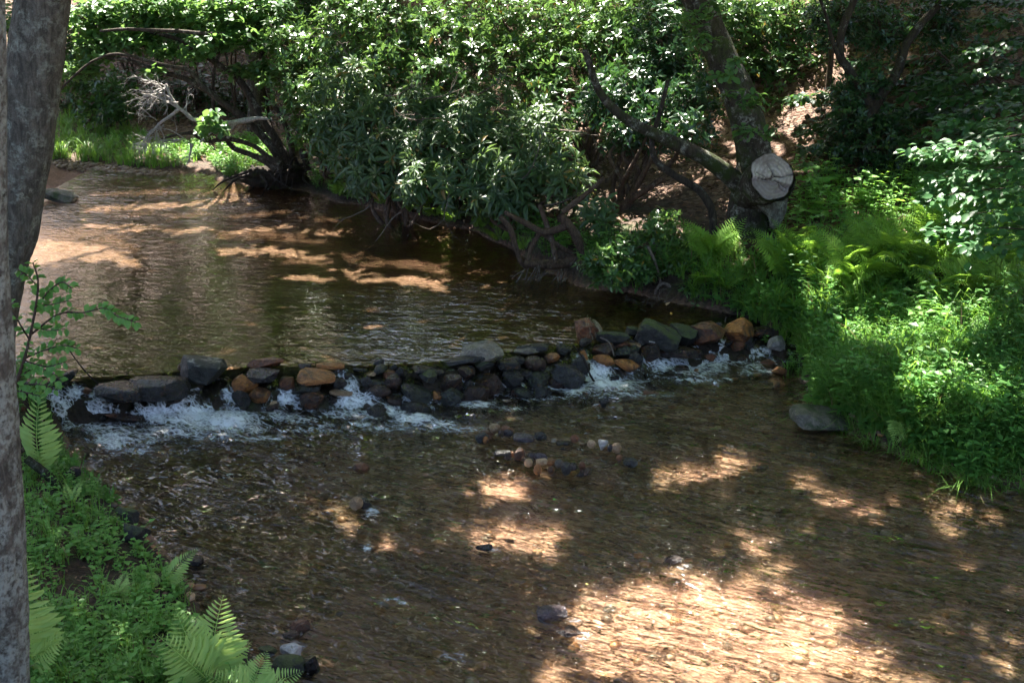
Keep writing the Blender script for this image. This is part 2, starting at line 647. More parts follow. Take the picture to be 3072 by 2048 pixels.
def ground_material():
    t = NT('ground_soil_and_bed')
    tc = t.coords(kind='Object')
    bed = t.attr('bed'); slope = t.attr('litter')
    tcb = t.coords((0.75, 1.3, 1), (0, 0, -math.atan2(FLOW[1], FLOW[0])))
    # creek bed: sand and gravel stained orange, olive where algae grows
    n1 = t.noise(1.4, 5, 0.6, tcb, 0.5); n2 = t.noise(7, 5, 0.65, tcb, 0.3); n3 = t.noise(34, 4, 0.7, tc)
    sand = t.ramp(n2, [(0.25, (0.13, 0.07, 0.045)), (0.40, (0.29, 0.155, 0.12)), (0.62, (0.42, 0.23, 0.19)), (0.8, (0.31, 0.135, 0.08))])
    sand = t.mix(t.math('MULTIPLY', t.fmap(n1, 0.36, 0.56, 0, 0.85), t.math('SUBTRACT', 1.0, t.math('MULTIPLY', t.attr('sun_pale'), 0.9))), sand, (0.046, 0.044, 0.02))  # algae thinned where sun patches fall, painting their brightness into the sand
    vor = t.n('ShaderNodeTexVoronoi'); vor.inputs['Scale'].default_value = 26
    t.l(tcb, vor.inputs['Vector'])
    peb = t.ramp(t.math('FRACT', t.math('MULTIPLY', vor.outputs['Color'], 1.0)), [(0.2, (0.10, 0.055, 0.035)), (0.5, (0.30, 0.16, 0.085)), (0.75, (0.42, 0.28, 0.19)), (0.9, (0.06, 0.05, 0.04))])
    sand = t.mix(t.fmap(n2, 0.42, 0.58, 0.15, 0.6), sand, peb)
    sand = t.mix(t.fmap(n3, 0.55, 0.8, 0, 0.35), sand, (0.07, 0.045, 0.03))
    sand = t.mix(t.math('MULTIPLY', t.attr('pool'), 0.62), sand, t.mix(n2, (0.11, 0.05, 0.03), (0.26, 0.135, 0.085)))
    # bank soil and leaf mould
    soil = t.ramp(t.noise(14, 6, 0.7, tc), [(0.3, (0.018, 0.011, 0.007)), (0.5, (0.05, 0.03, 0.018)), (0.7, (0.11, 0.065, 0.04))])
    vl = t.n('ShaderNodeTexVoronoi'); vl.inputs['Scale'].default_value = 17
    t.l(t.coords((1, 1, 0.6)), vl.inputs['Vector'])
    lit = t.ramp(vl.outputs['Color'], [(0.2, (0.05, 0.024, 0.013)), (0.5, (0.15, 0.08, 0.05)), (0.8, (0.26, 0.17, 0.12))])
    soil = t.mix(t.math('MULTIPLY', slope, 0.75), soil, lit)
    soil = t.mix(t.math('MULTIPLY', t.attr('wet'), 0.85), soil, t.mix(n2, (0.010, 0.008, 0.006), (0.03, 0.022, 0.013)))
    moss = t.fmap(t.noise(2.7, 5, 0.65, tc), 0.52, 0.66, 0, 0.7)
    soil = t.mix(t.math('MULTIPLY', moss, t.math('SUBTRACT', 1.0, slope)), soil, (0.03, 0.05, 0.012))
    sand = t.mix(t.math('MULTIPLY', t.attr('dam'), 0.9), sand, t.mix(n2, (0.012, 0.011, 0.010), (0.05, 0.036, 0.026)))
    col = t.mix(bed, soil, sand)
    h = t.math('ADD', t.math('MULTIPLY', n2, 0.6), t.math('ADD', t.math('MULTIPLY', vor.outputs['Distance'], 1.2), n3))
    return t.done(t.principled(col, 0.85, t.bump(h, 0.7, 0.03), 0.3))


xs = axis_steps(-6.0, 7.0, 0.06, -90, 95)
ys = axis_steps(3.6, 21.0, 0.06, -70, 140)
Q = np.stack(np.meshgrid(xs, ys, indexing='ij'), -1)
GQ = ground_exact(Q)
nx, ny = len(xs), len(ys)
ii, jj = np.meshgrid(np.arange(nx - 1), np.arange(ny - 1), indexing='ij')
F = np.stack([ii * ny + jj, (ii + 1) * ny + jj, (ii + 1) * ny + jj + 1, ii * ny + jj + 1], -1).reshape(-1, 4)
SD = shore_d(Q)
DT = dam_t(Q)
PXg, PYg = proj(np.concatenate([Q, GQ[..., None]], -1))
PYg = np.where(Q[..., 1] < 3, -999, PYg)
WL = ZL + (ZP - ZL) * sstep(-0.4, 0.1, DT)
bedA = sstep(0.035, -0.02, GQ - WL) * sstep(0.4, 0.2, SD)
litA = sstep(1.0, 2.5, SD) * sstep(0.5, 3.0, Q[..., 0] + 0.6 * (Q[..., 1] - 13)) + sstep(22, 25, Q[..., 1])
M_GROUND = ground_material()
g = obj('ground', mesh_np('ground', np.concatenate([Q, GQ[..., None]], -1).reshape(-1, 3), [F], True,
                          {'bed': bedA.ravel(), 'wet': (sstep(0.75, 0.2, SD) * (1 - sstep(19.5, 21, Q[..., 1]))).ravel(), 'litter': np.clip(litA, 0, 1).ravel(), 'sun_pale': np.clip(np.exp(-(((PXg - 730) / 190) ** 2 + ((PYg - 640) / 60) ** 2) ** 2) + np.exp(-(((PXg - 500) / 90) ** 2 + ((PYg - 515) / 40) ** 2) ** 2) * .7, 0, 1).ravel(), 'pool': sstep(0.1, 0.8, DT).ravel(), 'dam': (sstep(-0.75, -0.5, DT) * sstep(0.6, 0.2, DT)).ravel()}), M_GROUND)
tag(g, 'brown creek bed with mossy banks and a leaf strewn hillside', 'ground', kind='structure')

# ================================================================== WATER
def water_material():
    t = NT('creek_water')
    rapid = t.attr('rapid'); foam = t.attr('foam')
    ang = math.atan2(FLOW[1], FLOW[0])
    tcf = t.coords((1.1, 7.5, 1), (0, 0, -ang))
    tcg = t.coords((3.6, 9.5, 1), (0, 0, -ang))
    h1 = t.noise(1.0, 2, 0.5, tcf, 0.8)
    h2 = t.noise(1.0, 2, 0.5, tcg, 0.9)
    h3 = t.noise(1.0, 1, 0.5, t.coords((9, 17, 1), (0, 0, -ang)), 1.0)
    hr = t.math('ADD', t.math('ADD', h1, t.math('MULTIPLY', h2, 0.7)), t.math('MULTIPLY', h3, 0.34))
    tcp = t.coords((1.5, 3.6, 1), (0, 0, rad(12)))
    p1 = t.noise(2.0, 2, 0.5, tcp, 0.7)
    p2 = t.noise(6.0, 1, 0.5, tcp, 0.6)
    calm = t.fmap(t.noise(0.35, 2, 0.5, t.coords()), 0.35, 0.65, 0.35, 1.0)
    hp = t.math('MULTIPLY', t.math('ADD', p1, t.math('MULTIPLY', p2, 0.3)), calm)
    hh = t.math('ADD', t.math('MULTIPLY', hr, t.math('MULTIPLY', rapid, t.fmap(t.noise(0.9, 3, 0.5, t.coords()), 0.35, 0.65, 0.7, 1.6))),
                t.math('MULTIPLY', hp, t.math('MULTIPLY', t.math('SUBTRACT', 1.0, rapid), 0.32)))
    nrm = t.bump(hh, 1.0, 0.085)
    fr = t.n('ShaderNodeFresnel'); fr.inputs['IOR'].default_value = 1.42
    t.l(nrm, fr.inputs['Normal'])
    tr = t.n('ShaderNodeBsdfTransparent'); tr.inputs[0].default_value = (0.89, 0.892, 0.81, 1)
    rf = t.n('ShaderNodeBsdfRefraction'); rf.inputs['IOR'].default_value = 1.2; rf.inputs['Roughness'].default_value = 0.02; rf.inputs[0].default_value = (0.90, 0.90, 0.81, 1)
    t.l(nrm, rf.inputs['Normal'])
    body = t.n('ShaderNodeMixShader'); body.inputs[0].default_value = 0.27
    t.l(tr.outputs[0], body.inputs[1]); t.l(rf.outputs[0], body.inputs[2])
    gl = t.n('ShaderNodeBsdfGlossy'); gl.inputs['Roughness'].default_value = 0.025
    t.l(nrm, gl.inputs['Normal'])
    wat = t.n('ShaderNodeMixShader')
    t.l(t.math('MINIMUM', t.math('MULTIPLY', fr.outputs[0], 1.15), 1.0), wat.inputs[0]); t.l(body.outputs[0], wat.inputs[1]); t.l(gl.outputs[0], wat.inputs[2])
    # white water: froth broken into lace by fine noise drawn out along the current
    f1 = t.noise(1.0, 6, 0.72, t.coords((8, 17, 14), (0, 0, -ang)), 1.0)
    f2 = t.noise(48, 3, 0.65, t.coords())
    fm = t.math('ADD', t.math('MULTIPLY', t.math('SUBTRACT', f1, 0.5), 3.5), t.math('MULTIPLY', t.math('SUBTRACT', f2, 0.5), 0.9))
    fm = t.fmap(t.math('ADD', fm, t.math('MULTIPLY', foam, 1.15)), 0.42, 1.2)
    # lace: froth drawn into threads round clear cells
    vn = t.n('ShaderNodeTexVoronoi', feature='DISTANCE_TO_EDGE'); vn.inputs['Scale'].default_value = 1.0
    dv = t.n('ShaderNodeVectorMath', operation='ADD')
    t.l(t.coords((9, 19, 14), (0, 0, -ang)), dv.inputs[0]); t.l(t.noise(9, 3, 0.6, t.coords(), out='Color'), dv.inputs[1])
    t.l(dv.outputs[0], vn.inputs['Vector'])
    lace = t.math('MULTIPLY', t.fmap(vn.outputs['Distance'], 0.16, 0.02), t.fmap(t.math('ADD', foam, t.math('MULTIPLY', t.math('SUBTRACT', f1, 0.5), 1.2)), 0.18, 0.6))
    fm = t.math('MAXIMUM', fm, t.math('MULTIPLY', lace, 0.75))
    fm = t.math('MULTIPLY', fm, t.fmap(foam, 0.02, 0.2))
    df = t.n('ShaderNodeBsdfDiffuse'); df.inputs[0].default_value = (0.93, 0.94, 0.96, 1)
    t.l(t.bump(t.math('ADD', f1, f2), 1.0, 0.03), df.inputs['Normal'])
    mx = t.n('ShaderNodeMixShader')
    t.l(fm, mx.inputs[0]); t.l(wat.outputs[0], mx.inputs[1]); t.l(df.outputs[0], mx.inputs[2])
    return t.done(mx.outputs[0])


xs = np.arange(-7.5, 8.6, 0.04)
ys = np.concatenate([np.arange(3.0, 13.6, 0.04), np.arange(13.6, 28, 0.08)])
Q = np.stack(np.meshgrid(xs, ys, indexing='ij'), -1)
WB, T = water_base(Q)
SD = shore_d(Q)
u = Q @ FLOW; v = Q @ np.array([-FLOW[1], FLOW[0]])
low = sstep(-0.1, -0.5, T)
wave = 0.034 * fbm(np.stack([u * 0.9, v * 3.6], -1), 31, 3) + 0.014 * fbm(np.stack([u * 4, v * 9], -1), 35, 2)
turb = np.exp(-((T + 0.85) / 0.42) ** 2)
mound = np.exp(-((T + 0.3) / 0.28) ** 2)
WB = WB + low * wave + turb * 0.045 * fbm(Q * 6.5, 41, 3) + mound * 0.03 * fbm(Q * 7.0, 45, 3) + (1 - low) * 0.003 * fbm(Q * 2.5, 47, 2)
# froth patches below the gaps of the dam, given where they lie on the water
FOAM = [(75, 425, 30, 6, .45), (135, 436, 34, 7, .5), (180, 432, 40, 6, .6), (215, 436, 40, 5, .5), (255, 438, 34, 4, .4), (310, 430, 34, 4, .4), (360, 414, 26, 5, .6), (460, 430, 30, 4, .45), (395, 428, 30, 4, .45), (540, 398, 34, 3, .4), (640, 394, 40, 3, .4), (700, 380, 34, 4, .45), (760, 372, 24, 4, .4), (88, 412, 32, 11, .85), (62, 404, 16, 8, .75), (105, 428, 28, 8, .55), (112, 441, 17, 9, .85), (140, 450, 22, 5, .4), (165, 452, 14, 4, .3), (122, 418, 30, 8, .5),
        (165, 412, 26, 10, 1.0), (195, 417, 30, 12, 1.1), (225, 420, 32, 11, 1.1), (252, 428, 20, 6, .6), (282, 416, 20, 6, .55), (300, 420, 22, 5, .5),
        (325, 426, 18, 4, .35), (354, 400, 20, 11, .95), (338, 414, 18, 5, .6), (395, 410, 14, 5, .8), (415, 419, 20, 5, 1.0), (440, 424, 16, 4, .75), (362, 424, 20, 4, .4),
        (475, 404, 22, 3.5, .6), (510, 408, 22, 3, .35), (300, 404, 16, 8, .45), (275, 404, 12, 8, .4),
        (598, 372, 14, 11, 1.1), (612, 384, 22, 7, 1.0), (575, 390, 16, 5, .85), (560, 387, 14, 4, .7), (610, 396, 26, 3, .45), (630, 388, 18, 4, .4), (640, 380, 18, 4, .3),
        (665, 365, 14, 6, .85), (690, 367, 20, 6, .75), (712, 362, 20, 7, .7), (708, 372, 20, 4, .5), (735, 356, 18, 8, .7), (752, 366, 12, 6, .5), (760, 352, 14, 6, .6), (778, 362, 10, 5, .4),
        (452, 378, 8, 6, .9), (470, 388, 10, 7, .6), (446, 386, 7, 8, .7), (556, 372, 6, 6, .4),
        (52, 394, 14, 7, .7), (76, 392, 12, 8, .85), (97, 393, 10, 7, .85), (146, 395, 9, 7, .8), (186, 386, 13, 9, .85), (184, 400, 12, 8, .9), (232, 396, 10, 9, .9), (244, 404, 12, 6, .8), (258, 396, 10, 8, .75),
        (286, 398, 12, 9, .8), (342, 380, 9, 9, .75), (352, 388, 8, 9, .8), (376, 388, 8, 8, .4), (410, 402, 10, 6, .6),
        (582, 362, 8, 9, .8), (650, 360, 8, 6, .7), (680, 355, 14, 6, .8), (705, 350, 14, 6, .7), (726, 346, 12, 6, .7), (745, 348, 12, 6, .7),
        (372, 512, 6, 6, .6), (366, 548, 6, 4, .5), (394, 600, 14, 3, .45), (452, 657, 14, 5, .4), (582, 634, 10, 5, .5), (575, 620, 9, 4, .35), (684, 566, 8, 3, .3), (497, 549, 10, 3, .4), (300, 648, 10, 3, .4)]
PX, PY = proj(np.concatenate([Q, WB[..., None]], -1))
foam = np.zeros(Q.shape[:2])
wob = 1 + 0.5 * fbm(Q * 4.0, 51, 3)
for cx, cy, rx, ry, s in FOAM:
    e = ((PX - cx) / rx) ** 2 + ((PY - cy) / ry) ** 2
    foam = np.maximum(foam, s * np.exp(-(e * wob) ** 1.3 * 0.8))
foam = np.maximum(foam, 0.34 * mound * low * sstep(-0.9, -0.4, T))
foam *= sstep(0.35, 0.05, T)
WB = WB + 0.035 * foam * (0.5 + fbm(Q * 11.0, 61, 2)) * low
keep = (SD < 0.22)
nx, ny = len(xs), len(ys)
ii, jj = np.meshgrid(np.arange(nx - 1), np.arange(ny - 1), indexing='ij')
kc = keep[:-1, :-1] & keep[1:, :-1] & keep[1:, 1:] & keep[:-1, 1:]
F = np.stack([ii * ny + jj, (ii + 1) * ny + jj, (ii + 1) * ny + jj + 1, ii * ny + jj + 1], -1)[kc]
used = np.unique(F)
remap = np.full(nx * ny, -1); remap[used] = np.arange(len(used))
VW = np.concatenate([Q, WB[..., None]], -1).reshape(-1, 3)[used]
M_WATER = water_material()
w = obj('creek_water', mesh_np('creek_water', VW, [remap[F]], True, {'foam': foam.ravel()[used], 'rapid': low.ravel()[used]}), M_WATER)
tag(w, 'clear brown creek water, calm pool above the stone dam and riffles below', 'water', kind='structure')

# ================================================================== STONES
M_ST = {
    'k': stone_mat('stone_black_wet', (0.006, 0.0055, 0.005), (0.024, 0.020, 0.017), (0.08, 0.038, 0.014), 0.25, 0.0, (0.12, 0.36), 0.10),
    'd': stone_mat('stone_grey_green', (0.009, 0.010, 0.008), (0.032, 0.033, 0.024), (0.06, 0.035, 0.016), 0.15, 0.2, (0.16, 0.42), 0.15),
    'g': stone_mat('stone_grey_dry', (0.13, 0.11, 0.085), (0.26, 0.22, 0.17), (0.30, 0.17, 0.10), 0.25, 0.0, (0.55, 0.8), 0.2),
    's': stone_mat('stone_slate_grey', (0.018, 0.017, 0.016), (0.055, 0.05, 0.046), None, 0, 0.05, (0.2, 0.45), 0.2),
    'b': stone_mat('stone_brown_wet', (0.014, 0.008, 0.006), (0.052, 0.027, 0.017), (0.16, 0.06, 0.02), 0.3, 0.0, (0.18, 0.4), 0.15),
    'r': stone_mat('stone_rust', (0.09, 0.032, 0.014), (0.22, 0.08, 0.03), (0.03, 0.018, 0.012), 0.5, 0.0, (0.25, 0.5), 0.15),
    'o': stone_mat('stone_orange', (0.20, 0.075, 0.018), (0.42, 0.17, 0.045), (0.06, 0.025, 0.012), 0.5, 0.0, (0.3, 0.55), 0.2),
    't': stone_mat('stone_tan', (0.30, 0.18, 0.09), (0.46, 0.31, 0.18), (0.3, 0.13, 0.05), 0.25, 0.0, (0.35, 0.6), 0.2),
    'm': stone_mat('stone_mossy', (0.014, 0.014, 0.012), (0.04, 0.037, 0.03), None, 0, 0.75, (0.5, 0.8), 0.2),
    'p': stone_mat('stone_purple_slate', (0.035, 0.026, 0.028), (0.09, 0.066, 0.07), None, 0, 0.0, (0.14, 0.35), 0.15),
    'c': stone_mat('stone_pale_capped', (0.010, 0.011, 0.009), (0.034, 0.035, 0.027), None, 0, 0.35, (0.3, 0.6), 0.2, (0.26, 0.25, 0.22)),
    'w': stone_mat('stone_pale', (0.30, 0.27, 0.25), (0.48, 0.44, 0.41), None, 0, 0.1, (0.6, 0.85), 0.2),
    'l': stone_mat('stone_flat_grey_mossy', (0.085, 0.075, 0.06), (0.16, 0.14, 0.11), (0.03, 0.045, 0.012), 0.45, 0.35, (0.5, 0.8), 0.2),
}


def ico(sub):
    import bmesh
    bm = bmesh.new()
    bmesh.ops.create_icosphere(bm, subdivisions=sub, radius=1.0)
    V = np.array([v.co[:] for v in bm.verts]); F = np.array([[v.index for v in f.verts] for f in bm.faces])
    bm.free()
    return V, F


ICO = {k: ico(k) for k in (1, 2, 3, 4)}


def stone_mesh(name, dims, shape, seed, sub=3):
    V, F = ICO[sub]
    V = V.copy()
    rg = np.random.default_rng(seed)
    if shape == 's':      # slab or block
        p = 4.5
        V = V / (np.sum(np.abs(V) ** p, 1, keepdims=True) ** (1 / p))
        V *= 0.86
    if shape in 'as':
        for _ in range(18 if shape == 'a' else 8):
            nrm = unit(rg.normal(size=3) * (1, 1, 0.8))
            c = rg.uniform(0.45, 0.75) if shape == 'a' else rg.uniform(0.72, 0.95)
            dd = V @ nrm
            V = V - np.maximum(dd - c, 0)[:, None] * nrm * 0.97
        if shape == 'a':                      # a flattish upper face, a little tilted
            nrm = unit(np.array([rg.normal(0, .22), rg.normal(-.12, .18), 1.0])); c = rg.uniform(.38, .6)
            V = V - np.maximum(V @ nrm - c, 0)[:, None] * nrm * 0.95
    if shape == 'r':
        for _ in range(4):
            nrm = unit(rg.normal(size=3)); c = rg.uniform(0.72, 0.9)
            dd = V @ nrm
            V = V - np.maximum(dd - c, 0)[:, None] * nrm * 0.6
    off = rg.uniform(-50, 50, 3)
    am = {'r': 0.13, 's': 0.07, 'a': 0.10}[shape]
    V = V * (1 + am * fbm(V * 1.3 + off, seed, 3) + (0.06 if shape == 'a' else 0.05) * fbm(V * 4 + off, seed + 5, 3))[:, None]
    ext = (V.max(0) - V.min(0)) / 2
    V = (V - (V.max(0) + V.min(0)) / 2) / ext * np.asarray(dims) / 2
    return mesh_np(name, V, [F], False)


